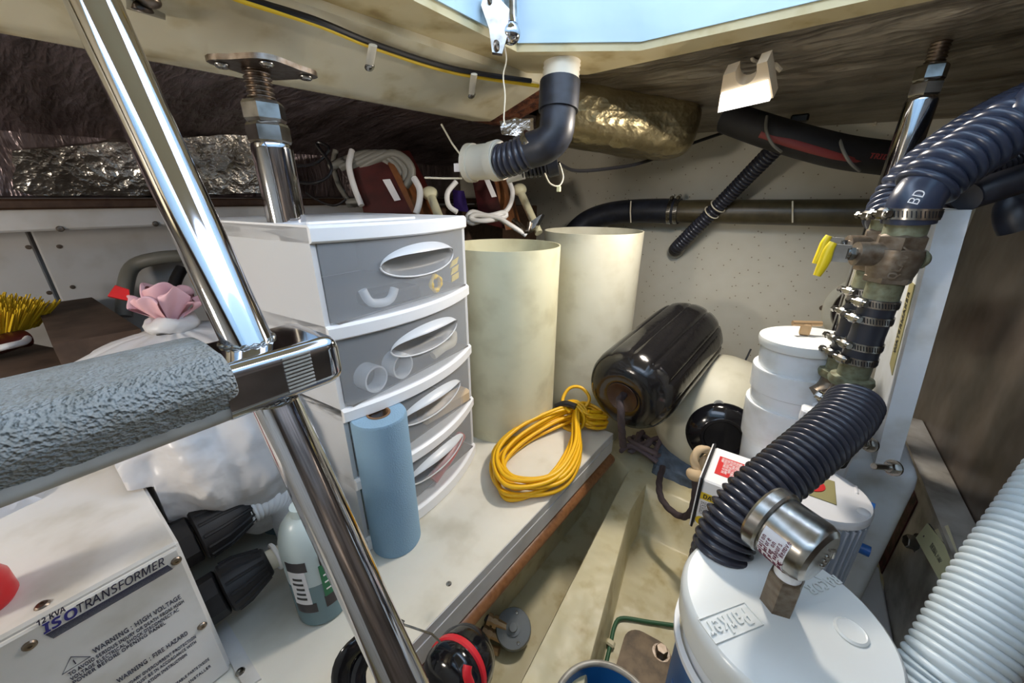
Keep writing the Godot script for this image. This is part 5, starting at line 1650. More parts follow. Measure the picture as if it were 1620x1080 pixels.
	g.lathe([R(q * 1.10, 0), R(q * 1.10, H - 0.222), R(q * 1.16, H - 0.220), R(q * 1.16, H - 0.142), R(q * 1.145, H - 0.138), R(q * 1.06, H - 0.138), R(q * 1.06, H - 0.111), R(q * 1.10, H - 0.109), R(q * 1.10, H - 0.066), R(q * 1.085, H - 0.062), R(q * 0.98, H - 0.062), R(q * 0.97, H - 0.018)], m, 60)
	obj("housing", g, M.white_gloss, root, 35)
	g = Geo.new(); g.lathe([R(q * 0.97, H - 0.020), R(q * 1.03, H - 0.018), R(q * 1.05, H - 0.008), R(q * 1.03, H - 0.001), R(q * 0.97, H), R(0, H + 0.001)], m, 60, false); obj("lid", g, M.filter_white, root)
	g = Geo.new()
	var tc := Vector3(0.0457, 0.3881, -0.885)
	g.box(tc + V(0, -0.004, 0), V(0.017, 0.022, 0.017), 0.002)
	g.rod(tc + V(-0.022, 0.006, 0.010), tc + V(0.022, 0.008, -0.010), 0.0052, 14)
	obj("handle", g, M.brass, root)
	# lugs and white terminal block beside it
	g = Geo.new(); g.box(V(0.118, 0.20, -0.80), V(0.07, 0.15, 0.07), 0.004)
	root = thing("terminal_block", "white block with a small bolt between the strainer and the valves", "block", V(0.118, 0.12, -0.80))
	obj("block", g, M.plastic_white, root)
	g = Geo.new(); hexbolt(g, Vector3(0.0984, 0.3018, -0.7761), V(0, 0, 1), 0.011, 0.018); obj("bolt", g, M.dull_steel, root)
	g = Geo.new(); g.box(Vector3(0.0767, 0.2638, -0.7683), V(0.020, 0.025, 0.03), 0.003); obj("lug", g, M.plastic_white, root)

	# pump: motor with fins, and its control box
	root = thing("pump_motor", "white finned pump motor with a red sticker on its round end", "motor", V(0.105, -0.13, -0.67))
	var mc := Vector3(0.1057, 0.1855, -0.6723)
	mc.y -= 0.0
	var top := mc.y
	g = Geo.new()
	g.lathe([R(0.0715, -0.012), R(0.0715, -0.004), R(0.069, 0.0), R(0.0, 0.001)], moved(mc), 48, false)
	g.lathe([R(0.064, -0.22), R(0.064, -0.012), R(0.0715, -0.012)], moved(mc), 48)
	obj("end_cover", g, M.motor, root)
	for i in 40:
		var w := TAU * i / 40
		g = Geo.new(); g.xf = Transform3D(Basis(Vector3.UP, -w), mc)
		g.box(V(0.0665, -0.112, 0), V(0.010, 0.19, 0.0038), 0.001)
		obj("fin", g, M.motor_grey, root)
	for w in [0.35, 2.2, 4.0]:
		g = Geo.new(); g.ball(mc + V(cos(w) * 0.060, 0.001, sin(w) * 0.060), 0.008, 14, V(1, 0.6, 1)); obj("screw_cap", g, M.motor, root)
	g = Geo.new(); g.box(mc + V(-0.006, 0.0014, -0.004), V(0.062, 0.0014, 0.062), 0.0004); obj("label", g, M.label_olive, root)
	g = Geo.new(); g.lathe([R(0.026, 0.0), R(0.026, 0.0012), R(0.0, 0.0012)], Transform3D(Basis.from_scale(V(1.0, 1, 0.85)), mc + V(-0.014, 0.0021, -0.006)), 40, false); obj("sticker", g, M.sticker_red, root)
	for k in [Vector3(0.1659, 0.1637, -0.7068), Vector3(0.1756, 0.1003, -0.6836)]:
		g = Geo.new(); g.rod(k, k + V(0.018, 0.0, 0.002), 0.0085, 18); obj("blue_cap", g, M.blue, root)
		g = Geo.new(); g.box(k + V(-0.008, -0.004, 0), V(0.006, 0.055, 0.024), 0.002); obj("flange_lug", g, M.motor, root)
	g = Geo.new(); hexbolt(g, Vector3(0.161, 0.1108, -0.6645), V(-1, 0, 0.1), 0.008, 0.012); obj("bolt", g, M.dull_steel, root)
	g = Geo.new(); g.rod(Vector3(0.1307, 0.1989, -0.7508), Vector3(0.1328, 0.2365, -0.7437), 0.015, 18); obj("cable_gland", g, M.black_soft, root)
	# control box
	root = thing("control_box", "white control box with red and yellow warning labels beside the ridged hose", "box", V(-0.01, 0.0, -0.74))
	g = Geo.new()
	var lo := V(-0.049, 0.010, -0.80); var hi := V(0.045, 0.120, -0.675)
	g.box((lo + hi) / 2, hi - lo, 0.003)
	obj("case", g, M.plastic_white, root)
	g = Geo.new(); g.box(V(-0.0515, 0.0645, -0.7375), V(0.004, 0.122, 0.134), 0.001); obj("gasket", g, M.black, root)
	g = Geo.new(); g.box(V(-0.0545, 0.0645, -0.7375), V(0.003, 0.120, 0.130), 0.001); obj("lid", g, M.plastic_white, root)
	g = Geo.new()
	var lt := V(0.0, 0.1206, -0.738)
	g.box(lt + V(-0.014, 0, 0), V(0.044, 0.0008, 0.064), 0.0003); var lab := obj("red_label", g, M.sticker_red, root)
	for i in 7: print_on(lab, ["WARNING", "HIGH VOLTAGE INSIDE", "DISCONNECT POWER", "BEFORE OPENING", "THIS COVER OR ANY", "OTHER PART OF THE", "PUMP"][i], lt + V(0.002 - i * 0.0052, 0.0006, -0.028), V(0, 0, 1), V(1, 0, 0), 0.006 if i == 0 else 0.0045, M.ink_white, 0.95)
	g = Geo.new()
	var ly := V(-0.030, 0.072, -0.6745)
	g.box(ly + V(0.008, 0.012, 0), V(0.052, 0.016, 0.0008), 0.0003); lab = obj("yellow_label", g, M.label_yellow, root)
	print_on(lab, "DANGER", ly + V(-0.014, 0.012, 0.0006), V(1, 0, 0), V(0, 1, 0), 0.010, M.ink_black, 0.9, 0, true)
	g = Geo.new(); g.box(ly + V(0.006, -0.016, 0), V(0.048, 0.036, 0.0006), 0.0002); lab = obj("label", g, M.label_white, root)
	for i in 5: print_on(lab, ["HAZARDOUS VOLTAGE", "CAN SHOCK OR BURN", "SWITCH OFF SUPPLY", "BEFORE SERVICING", "THIS EQUIPMENT"][i], ly + V(-0.015, -0.003 - i * 0.0065, 0.0005), V(1, 0, 0), V(0, 1, 0), 0.0052, M.ink_black, 0.8)
	g = Geo.new(); g.lathe([R(0.010, 0), R(0.010, 0.0008), R(0, 0.0008)], Geo.along(ly + V(-0.008, -0.047, 0), ly + V(-0.008, -0.047, 1)), 24, false); obj("yellow_label", g, M.label_yellow, root)
	g = Geo.new(); screw(g, V(-0.056, 0.026, -0.68), V(-1, 0, 0), 0.005); obj("screw", g, M.steel, root)
	g = Geo.new(); screw(g, V(-0.056, 0.110, -0.68), V(-1, 0, 0), 0.005); obj("screw", g, M.steel, root)
	# shelf that carries pump, strainer and box
	g = Geo.new(); g.box(V(0.15, -0.16, -0.77), V(0.30, 0.025, 0.40), 0.004)
	g.box(V(0.0, -0.075, -0.735), V(0.06, 0.17, 0.06), 0.004)
	one("pump_shelf", g, M.white, "white shelf under the pump motor and the strainer", "shelf")

	filter()
	brackets()

func filter() -> void:
	var c := V(0.072, 0, -0.397)
	var root := thing("filter_housing", "white filter housing with an embossed round lid and a steel vacuum gauge on top", "filter", c + V(0, -0.258, 0))
	var g := Geo.new()
	g.lathe([R(0.0, -0.258), R(0.075, -0.258), R(0.086, -0.245), R(0.090, -0.22), R(0.090, 0.150), R(0.0945, 0.153), R(0.0945, 0.183)], moved(c), 72, false)
	obj("body", g, M.white_gloss, root, 35)
	g = Geo.new()
	g.lathe([R(0.096, 0.150), R(0.0985, 0.158), R(0.1005, 0.185), R(0.1005, 0.191), R(0.0985, 0.197), R(0.095, 0.2), R(0.06, 0.2006), R(0.0, 0.2006)], moved(c), 96, false)
	var lid := obj("lid", g, M.filter_white, root, 35)
	g = Geo.new()
	g.lathe([R(0.093, 0.118), R(0.099, 0.119), R(0.099, 0.126), R(0.093, 0.127)], moved(c), 72, false)
	obj("band", g, M.plastic_white, root)
	label_band(root, c, 0.0912, -0.03, 0.112, 2.10, 2.98, M.label_blue)
	label_band(root, c, 0.0916, 0.020, 0.045, 2.2, 2.7, M.blue)
	# boss and embossed names
	var bp := Vector3(0.1296, 0.2, -0.4132)
	g = Geo.new(); g.lathe([R(0.0145, 0.2), R(0.0145, 0.2018), R(0.0125, 0.2034), R(0.0105, 0.2022), R(0.0, 0.2022)], moved(V(bp.x, 0, bp.z)), 40, false); obj("boss", g, M.filter_white, lid)
	var p0 := Vector3(0.0433, 0.2012, -0.37); var p1 := Vector3(0.0126, 0.2012, -0.3281)
	var rt := (p1 - p0).normalized()
	var up := V(rt.z, 0, -rt.x)
	if up.z < 0: up = -up
	var t := print_on(lid, "Parker", p0, rt, rt.cross(V(0, 1, 0)) * -1.0, 0.017, M.filter_white, 1.0, 0.1, true)
	(t.mesh as TextMesh).depth = 0.0022
	fit(t, p0.distance_to(p1))
	g = Geo.new()
	var cc := (p0 + p1) / 2
	var hw := p0.distance_to(p1) * 0.60
	var vu := rt.cross(V(0, 1, 0)) * -1.0
	g.tube([cc - rt * hw + vu * 0.012, cc + rt * hw + vu * 0.012, cc + rt * hw - vu * 0.012, cc - rt * hw - vu * 0.012], 0.0007, 6, true)
	obj("emblem_frame", g, M.filter_white, lid)
	p0 = Vector3(0.122, 0.2012, -0.4795); p1 = Vector3(0.0945, 0.2012, -0.4411)
	rt = (p1 - p0).normalized()
	t = print_on(lid, "RACOR", p0, rt, rt.cross(V(0, 1, 0)) * -1.0, 0.011, M.filter_white, 1.0, 0.0, true)
	(t.mesh as TextMesh).depth = 0.0022
	fit(t, p0.distance_to(p1))
	g = Geo.new(); g.box((p0 + p1) / 2 - rt.cross(V(0, 1, 0)) * 0.0105 * -1.0, V(0.026, 0.0012, 0.002), 0.0003); obj("emblem_line", g, M.filter_white, lid)
	# fitting and gauge
	var s := V(0.066, 0.2, -0.402)
	g = Geo.new(); g.lathe([R(0.0165, 0.2), R(0.0165, 0.243), R(0.015, 0.246), R(0.0, 0.246)], Transform3D(Basis(Vector3.UP, 0.3), V(s.x, 0, s.z)), 6); obj("brass_fitting", g, M.bronze, root)
	g = Geo.new(); g.lathe([R(0.0125, 0.246), R(0.0125, 0.256), R(0.0, 0.256)], moved(V(s.x, 0, s.z)), 28); obj("thread_tape", g, M.white, root)
	g = Geo.new(); g.lathe([R(0.013, 0.256), R(0.0145, 0.258), R(0.0145, 0.264), R(0.0, 0.264)], moved(V(s.x, 0, s.z)), 6); obj("gauge_stem", g, M.bronze, root)
	var gc := V(s.x - 0.001, 0.293, s.z)
	var ax := V(-0.88, 0.05, -0.47).normalized()
	var m := Geo.along(gc - ax * 0.022, gc + ax)
	g = Geo.new()
	g.lathe([R(0.0, 0.0), R(0.026, 0.0), R(0.031, 0.003), R(0.0335, 0.009), R(0.0335, 0.043), R(0.036, 0.0435), R(0.0375, 0.046), R(0.0375, 0.056), R(0.0355, 0.059), R(0.032, 0.058)], m, 64, false)
	var ga := obj("gauge_case", g, M.steel, root, 30)
	g = Geo.new(); g.lathe([R(0.033, 0.0575), R(0.0, 0.0575)], m, 48, false); obj("dial", g, M.label_white, ga)
	# sticker wrapped on the case, and stamped marks on the back
	g = Geo.new()
	var rows: Array = []
	var rs := 0.0339
	# direction on the case that faces the camera's lower left
	var want := (V(-0.35, -0.25, 0.9)).normalized()
	var lx := m.basis.x.dot(want); var lz := m.basis.z.dot(want)
	var mid := atan2(lz, lx)
	for i in 15:
		var w: float = mid + lerp(-0.75, 0.75, i / 14.0)
		rows.append(PackedVector3Array([m * V(cos(w) * rs, 0.016, sin(w) * rs), m * V(cos(w) * rs, 0.041, sin(w) * rs)]))
	g.skin(rows, false)
	obj("sticker", g, M.label_white, ga)
	var words := ["Warning: Remove", "clear vapours", "vent plug on", "gauge before", "installation"]
	for i in 5:
		var k := 0.019 + i * 0.0048
		# short words set letter by letter round the case
		var txt: String = words[i]
		for j in txt.length():
			if txt[j] == " ": continue
			var w := mid + 0.66 - j * 0.0975
			var at := m * V(cos(w) * (rs + 0.0003), k, sin(w) * (rs + 0.0003))
			var out := (m.basis * V(cos(w), 0, sin(w))).normalized()
			var tang := (m.basis * V(sin(w), 0, -cos(w))).normalized()
			var ltr := print_on(ga, txt[j], at, tang, out.cross(tang), 0.0042, M.ink_maroon, 0.9)
	g = Geo.new()
	g.tube([m * V(0.006, -0.0002, 0.010), m * V(0.020, -0.0002, 0.0), m * V(0.022, -0.0002, -0.012)], 0.0016, 8)
	for i in 3: g.ball(m * V(0.006 - 0.001 * i, -0.0002, 0.001 - i * 0.006), 0.0024, 10)
	obj("stamp", g, M.steel, ga)

func brackets() -> void:
	# white upright board with the label strip
	var root := thing("upright_board", "pale blue white upright board behind the valves with an olive label strip", "board", Vector3(0.2137, 0.1608, -0.85))
	var f := [Vector3(0.1836, 0.195, -0.78), Vector3(0.2102, 0.203, -0.78), Vector3(0.1737, 0.6051, -0.78), Vector3(0.1446, 0.6037, -0.78)]
	var g := Geo.new()
	var bk := V(0.0, 0, -0.17)
	g.hexa([f[0], f[1], f[2], f[3], f[0] + bk, f[1] + bk, f[2] + bk, f[3] + bk])
	obj("board", g, M.white_gloss, root)
	g = Geo.new()
	var out := V(-0.0015, 0, 0)
	var L := func(t: float, z: float) -> Vector3: return (f[0] as Vector3).lerp(f[3], t) + V(-0.0012, 0, z)
	g.hexa([L.call(0.38, -0.030), L.call(0.40, -0.065), L.call(0.74, -0.065), L.call(0.74, -0.030), L.call(0.38, -0.030) - out, L.call(0.40, -0.065) - out, L.call(0.74, -0.065) - out, L.call(0.74, -0.030) - out])
	var lab := obj("label", g, M.label_olive, root)
	var dirn: Vector3 = (L.call(0.7, 0.0) - L.call(0.4, 0.0)).normalized()
	print_on(lab, "WATERMAKER", L.call(0.46, -0.047) + V(-0.001, 0, 0), dirn, V(0, 0, -1), 0.012, M.ink_black, 1.0)
	# boxed white bearer below it
	root = thing("bearer", "white rounded upright bearer with bolts below the blue white board", "bearer", V(0.2, -0.42, -0.85))
	g = Geo.new()
	var rows: Array = []
	for k in [[-0.42, 1.0, 0.0], [0.165, 1.0, 0.0], [0.182, 0.97, 0.0], [0.192, 0.88, 0.0], [0.196, 0.74, 0.0]]:
		var row := PackedVector3Array()
		for q in rounded(0.10 * k[1], 0.22 * k[1], 0.016): row.push_back(V(0.196 + q.x, k[0], -0.905 + q.y))
		rows.append(row)
	g.skin(rows); g.fan(rows[-1], false)
	obj("body", g, M.white_gloss, root)
	for q in [[Vector3(0.1936, 0.2292, -0.7321), Vector3(0.1642, 0.2386, -0.7013)], [Vector3(0.1622, 0.2507, -0.7457), Vector3(0.1365, 0.2597, -0.7174)]]:
		g = Geo.new()
		var d: Vector3 = (q[1] - q[0]).normalized()
		hexbolt(g, q[0] + d * 0.003, d, 0.0085, 0.011)
		g.rod(q[0], q[1], 0.0045, 14)
		obj("bolt", g, M.steel, root)
	# alloy channel of the engine bed, with flange, bolt and label plate
	root = thing("engine_bed", "grey alloy engine bed channel along the brown engine panel", "channel", V(0.31, -0.42, -0.6))
	g = Geo.new()
	g.hexa([V(0.302, -0.42, 0.3), V(0.335, -0.42, 0.3), V(0.335, -0.42, -0.96), V(0.302, -0.42, -0.96), V(0.302, 0.112, 0.3), V(0.335, 0.112, 0.3), V(0.335, 0.10, -1.24), V(0.302, 0.10, -1.24)])
	obj("web", g, M.alloy, root)
	g = Geo.new()
	g.hexa([V(0.290, 0.110, 0.3), V(0.338, 0.110, 0.3), V(0.338, 0.10, -1.24), V(0.290, 0.10, -1.24), V(0.290, 0.118, 0.3), V(0.338, 0.118, 0.3), V(0.338, 0.108, -1.24), V(0.290, 0.108, -1.24)])
	obj("flange", g, M.alloy, root)
	g = Geo.new(); hexbolt(g, Vector3(0.302, 0.0101, -0.8773), V(-1, 0, 0.2), 0.013, 0.018); obj("bolt", g, M.steel, root)
	g = Geo.new(); g.box(V(0.31, -0.17, -1.1), V(0.02, 0.45, 0.30), 0.003)
	one("oxide_plate", g, M.oxide, "dark red painted plate behind the white bearer", "plate")
	root = thing("label_plate", "cream engraved label plate standing off the alloy engine bed", "sign", Vector3(0.28, 0.0943, -0.7154))
	var k := [Vector3(0.288, 0.043, -0.8449), Vector3(0.288, 0.0741, -0.6954), Vector3(0.294, 0.1201, -0.6949), Vector3(0.294, 0.0766, -0.8507)]
	g = Geo.new()
	var n: Vector3 = (k[1] - k[0]).cross(k[3] - k[0]).normalized()
	if n.x > 0: n = -n
	g.hexa([k[0], k[1], k[2], k[3], k[0] + n * 0.003, k[1] + n * 0.003, k[2] + n * 0.003, k[3] + n * 0.003])
	lab = obj("plate", g, M.label_cream, root)
	g = Geo.new()
	g.tube([k[0], k[1], k[2], k[3]], 0.0012, 6, true)
	obj("dark_edge", g, M.ink_black, root)
	var dr: Vector3 = (k[1] - k[0]).normalized()
	var pc: Vector3 = (k[0] + k[1] + k[2] + k[3]) / 4.0 + n * 0.0032
	var t := print_on(lab, "THERMAL PUMP", pc - dr * 0.026, dr, n.cross(dr), 0.0085, M.ink_black)
	fit(t, 0.052)
	for q in [0.12, 0.88]:
		g = Geo.new(); screw(g, (k[0] as Vector3).lerp(k[1], q).lerp((k[3] as Vector3).lerp(k[2], q), 0.45) + n * 0.003, n, 0.002); obj("screw", g, M.dull_steel, root)
	g = Geo.new(); g.hexa([Vector3(0.299, 0.0752, -0.8408), Vector3(0.299, 0.1013, -0.7042), Vector3(0.299, 0.1036, -0.6676), Vector3(0.299, 0.1135, -0.81), Vector3(0.292, 0.0879, -0.8211), Vector3(0.292, 0.1134, -0.6877), Vector3(0.296, 0.1112, -0.6642), Vector3(0.296, 0.1185, -0.8019)]); obj("sealant", g, M.cream, root)

# ---------------------------------------------------------------- hoses, clamps and valves
# a worm clamp: band, slots on the side of face, screw housing on the side of tail
func clamp_on(parent: Node3D, c: Vector3, ax: Vector3, r: float, face: Vector3, tail: Vector3, w := 0.011) -> void:
	var m := Geo.along(c, c + ax)
	var g := Geo.new()
	g.lathe([R(r, -w / 2), R(r + 0.0012, -w / 2), R(r + 0.0012, w / 2), R(r, w / 2), R(r, -w / 2)], m, 40, false)
	var band := obj("hose_clamp", g, M.steel, parent)
	g = Geo.new()
	var a0 := atan2(m.basis.z.dot(face), m.basis.x.dot(face))
	for i in 16:
		var a := a0 + (i - 7.5) * 0.145
		var p := m * V(cos(a) * (r + 0.0013), 0, sin(a) * (r + 0.0013))
		g.xf = Transform3D(Basis(m.basis * V(-sin(a), 0, cos(a)), m.basis * V(0.25 * -sin(a), 1, 0.25 * cos(a)), m.basis * V(cos(a), 0, sin(a))), p)
		g.box(Vector3.ZERO, V(0.0014, w * 0.62, 0.0005), 0.0001)
	g.xf = Transform3D()
	obj("slots", g, M.black, band)
	g = Geo.new()
	var t := (tail - ax * tail.dot(ax)).normalized()
	var s := ax.cross(t).normalized()
	var h := c + t * (r + 0.005)
	g.xf = Transform3D(Basis(s, ax, s.cross(ax)), h)
	g.box(Vector3.ZERO, V(0.016, w * 1.1, 0.010), 0.003)
	g.xf = Transform3D()
	obj("screw_housing", g, M.steel, band)
	g = Geo.new()
	var e := s if s.x < 0 else -s
	g.rod(h - e * 0.010, h + e * 0.013, 0.0042, 14)
	g.rod(h + e * 0.013, h + e * 0.019, 0.0056, 6)
	obj("screw", g, M.steel, band)

func valve_stack(x: float, z: float, ys: Array, s: float, label: String) -> void:
	# ys: heights of top clamp, top fitting, body top, body middle, body foot, foot fitting, clamps, hose, clamps, flange, tail
	var root := thing("ball_valve", label, "valve", V(x, ys[10], z), "valves with yellow handles")
	var ax := Vector3.UP
	var face := V(0.15, 0, 1).normalized()
	var P := func(y: float) -> Vector3: return V(x, y, z)
	var g := Geo.new()
	# bronze body: hexagon ends, round belly
	var k := 0.026 * s
	var t: float = ys[2]; var b: float = ys[4]
	var mid: float = ys[3]
	g.lathe([R(k * 0.86, t), R(k, t - 0.003), R(k, t - 0.020 * s), R(k * 0.9, t - 0.023 * s)], Transform3D(Basis(Vector3.UP, 0.5), V(x, 0, z)), 6)
	g.lathe([R(k * 0.88, t - 0.018 * s), R(k * 1.02, mid + 0.012 * s), R(k * 1.05, mid), R(k * 1.0, mid - 0.016 * s), R(k * 0.9, b + 0.006)], moved(V(x, 0, z)), 36)
	g.lathe([R(k * 0.9, b + 0.010), R(k, b + 0.008), R(k, b + 0.001), R(k * 0.9, b)], Transform3D(Basis(Vector3.UP, 0.2), V(x, 0, z)), 6)
	# stem boss to the left
	var st := V(-0.93, 0, 0.36).normalized()
	g.rod(P.call(mid + 0.004), P.call(mid + 0.004) + st * k * 1.75, 0.0165 * s, 28, 0.0155 * s)
	obj("body", g, M.bronze, root)
	g = Geo.new()
	g.lathe([R(0.012 * s, 0.0), R(0.0125 * s, 0.004), R(0.009 * s, 0.009), R(0, 0.010)], Geo.along(P.call(mid) - st * k * 0.9 + V(0, 0, 0.006), P.call(mid) - st * k * 2.0), 24)
	obj("plug", g, M.bronze_green, root)
	print_on(root, "QLAVY", P.call(mid) + V(0.002, -0.004, k * 1.05), V(0.15, 1, 0), V(-1, 0.15, 0.0), 0.010 * s, M.bronze, 1.0, 0.0, true, HORIZONTAL_ALIGNMENT_CENTER)
	g = Geo.new()
	var e0: Vector3 = P.call(mid + 0.004) + st * k * 1.7
	g.rod(e0, e0 + st * 0.012 * s, 0.0075 * s, 16)
	g.rod(e0 + st * 0.004 * s, e0 + st * 0.009 * s, 0.0095 * s, 6)
	obj("stem", g, M.steel, root)
	# handle: flat bar and yellow grip hanging down
	g = Geo.new()
	var h0 := e0 + st * 0.008 * s
	var side := V(st.z, 0, -st.x)
	g.hexa([h0 - side * 0.002 + V(0, -0.012 * s, 0), h0 + st * 0.020 * s - side * 0.002 + V(0, -0.011 * s, 0), h0 + st * 0.020 * s + side * 0.002 + V(0, -0.011 * s, 0), h0 + side * 0.002 + V(0, -0.012 * s, 0), h0 - side * 0.002 + V(0, 0.011 * s, 0), h0 + st * 0.022 * s - side * 0.002 + V(0, 0.012 * s, 0), h0 + st * 0.022 * s + side * 0.002 + V(0, 0.012 * s, 0), h0 + side * 0.002 + V(0, 0.011 * s, 0)])
	var hd := obj("handle", g, M.alloy, root)
	g = Geo.new()
	var h1 := h0 + st * 0.022 * s
	g.sweep(curve([h1 + V(0, 0.014 * s, 0), h1 + st * 0.003 * s + V(0, 0.004 * s, 0), h1 + st * 0.004 * s + V(0, -0.012 * s, 0), h1 + st * 0.008 * s + V(0, -0.032 * s, 0)], 0.003), func(_w, q): return 0.0062 * s * (0.75 + 0.35 * sin(clamp(q / 0.046, 0.0, 1.0) * PI)), 16)
	obj("grip", g, M.yellow, hd)
	# fittings
	g = Geo.new(); g.rod(P.call(ys[2] - 0.002), P.call(ys[0] + 0.002), 0.0215 * s, 30); obj("upper_fitting", g, M.bronze_green, root)
	g = Geo.new(); g.rod(P.call(ys[6]), P.call(ys[4] + 0.002), 0.0195 * s, 30); obj("lower_fitting", g, M.bronze_green, root)
	# rubber sleeve between the clamps
	g = Geo.new(); g.lathe([R(0.0205 * s, ys[9]), R(0.0205 * s, ys[8]), R(0.0195 * s, (ys[7] + ys[8]) / 2), R(0.0205 * s, ys[6])], moved(V(x, 0, z)), 32); obj("sleeve", g, M.sleeve, root)
	for q in [[ys[6] - 0.006, 1.0], [ys[7] + 0.008, 0.9], [ys[8], 0.8], [ys[9] + 0.005, 1.1]]:
		clamp_on(root, P.call(q[0]), ax, 0.0208 * s, face, V(-0.8, 0, 0.6 * q[1]))
	# flange and elbow at the foot
	g = Geo.new()
	g.lathe([R(0.019 * s, ys[9] + 0.002), R(0.019 * s, ys[10] + 0.020), R(0.026 * s, ys[10] + 0.018), R(0.028 * s, ys[10] + 0.012), R(0.026 * s, ys[10] + 0.006), R(0.019 * s, ys[10] + 0.004)], moved(V(x, 0, z)), 36)
	obj("flange", g, M.bronze_green, root)
	g = Geo.new()
	g.tube(curve([P.call(ys[10] + 0.008), P.call(ys[10] - 0.008), P.call(ys[10] - 0.022) + V(-0.006, 0, 0.008), P.call(ys[10] - 0.032) + V(-0.016, 0, 0.016)], 0.005), 0.0205 * s, 26)
	obj("elbow", g, M.bronze, root)

func hoses() -> void:
	# front valve and the one behind it
	var v := Vector3(0.1072, 0.5433, -0.7112)
	valve_stack(v.x, v.z, [0.5994, 0.5854, 0.5759, 0.5450, 0.5126, 0.5003, 0.4896, 0.4527, 0.4208, 0.3937, 0.3516], 1.0, "bronze ball valve nearer the board, its yellow handle hanging lower, on clamped hose")
	var w := Vector3(0.1015, 0.5454, -0.8081)
	valve_stack(w.x, w.z, [0.5916, 0.5853, 0.5762, 0.5473, 0.5134, 0.5015, 0.4863, 0.4389, 0.4002, 0.3715, 0.3235], 0.95, "bronze ball valve half hidden behind the front one, its yellow handle higher")
	# ridged hose from the front valve to the filter
	var root := thing("ridged_hose", "thick black ridged hose sweeping from the valve down behind the filter", "hose", Vector3(0.0493, 0.2792, -0.5416))
	var g := Geo.new()
	corr(g, [Vector3(0.1151, 0.3413, -0.6805), Vector3(0.1043, 0.3309, -0.6407), Vector3(0.0809, 0.3132, -0.5881), Vector3(0.0487, 0.2844, -0.5302), Vector3(0.0208, 0.2527, -0.4876), Vector3(0.0067, 0.2167, -0.4599), Vector3(0.005, 0.1739, -0.4448), Vector3(0.0089, 0.1155, -0.4465)], 0.0315, 0.0032, 0.0098, 34)
	obj("hose", g, M.hose_black, root, 70)
	var c := V(v.x, 0.3342, v.z)
	clamp_on(root, c + V(-0.010, -0.012, 0.004), V(0.35, 0.9, -0.3).normalized(), 0.0245, V(-0.3, 0, 1).normalized(), V(-0.3, 0.4, 1), 0.014)
	# hose rising from the front valve out of the frame
	root = thing("upper_hose", "big dark blue ridged hose rising right from the front valve's clamp", "hose", V(v.x, 0.5994, v.z), "ridged hoses over the valves")
	g = Geo.new()
	var p0 := V(v.x, 0.5901, v.z)
	var p1 := V(v.x, 0.6161, v.z)
	g.tube(curve([p0, p1, Vector3(0.1157, 0.6355, -0.7282)], 0.006), 0.0265, 30)
	obj("cuff", g, M.hose_blue, root)
	print_on(root, "BD", p1 + V(-0.006, -0.004, 0.0272), V(0.25, 1, 0), V(-1, 0.25, 0), 0.010, M.ink_white, 1.0)
	clamp_on(root, V(v.x, 0.6009, v.z), Vector3.UP, 0.0268, V(0.25, 0, 1).normalized(), V(-0.9, 0, 0.5), 0.013)
	g = Geo.new()
	corr(g, [Vector3(0.1117, 0.6281, -0.7257), Vector3(0.1251, 0.6502, -0.7356), Vector3(0.1505, 0.6764, -0.7537), Vector3(0.1773, 0.7036, -0.7733), Vector3(0.2125, 0.726, -0.7969), Vector3(0.342, 0.7982, -1.1152)], 0.0310, 0.003, 0.0125, 34)
	obj("hose", g, M.hose_blue, root, 70)
	root = thing("upper_hose", "dark blue ridged hose hidden behind the front one, rising from the rear valve", "hose", V(w.x, 0.55, w.z), "ridged hoses over the valves")
	g = Geo.new()
	corr(g, [V(w.x, 0.5871, w.z), Vector3(0.1056, 0.6153, -0.8379), Vector3(0.1172, 0.6489, -0.8494), Vector3(0.1466, 0.6866, -0.8759), Vector3(0.1866, 0.7228, -0.9097), Vector3(0.2397, 0.756, -0.9518)], 0.0285, 0.003, 0.012, 30)
	obj("hose", g, M.hose_blue, root, 70)
	clamp_on(root, V(w.x, 0.5952, w.z), Vector3.UP, 0.0268, V(0.1, 0, 1).normalized(), V(-0.9, 0, 0.5), 0.012)
	g = Geo.new()
	corr(g, [Vector3(0.1663, 0.5942, -0.9132), Vector3(0.1815, 0.6207, -0.9238), Vector3(0.2027, 0.653, -0.9284), Vector3(0.2292, 0.6701, -0.943), Vector3(0.2799, 0.69, -0.977), Vector3(0.342, 0.7075, -1.1134)], 0.0125, 0.0016, 0.0065, 20)
	one("thin_ridged_hose", g, M.hose_black, "thin dark ridged hose under the big blue ones at the right edge", "hose", "", 70)
	g = Geo.new(); g.tube(curve([Vector3(0.1953, 0.608, -0.9682), Vector3(0.2095, 0.6359, -0.9654), Vector3(0.2335, 0.6545, -0.9654), Vector3(0.293, 0.68, -1.0086), Vector3(0.342, 0.6913, -1.0973)], 0.01), 0.016, 22)
	one("smooth_hose", g, M.rubber, "upper smooth dark hose under the thin ridged hose at the right edge", "hose", "smooth hoses at the right edge")
	g = Geo.new(); g.tube(curve([Vector3(0.166, 0.6206, -0.792), Vector3(0.1709, 0.623, -0.7968), Vector3(0.1881, 0.6314, -0.8003), Vector3(0.214, 0.6433, -0.8119), Vector3(0.2453, 0.6532, -0.8266), Vector3(0.342, 0.6682, -1.0232)], 0.008), 0.0185, 24)
	one("smooth_hose", g, M.rubber, "thick smooth dark hose with a rounded end above the brown panel", "hose", "smooth hoses at the right edge")
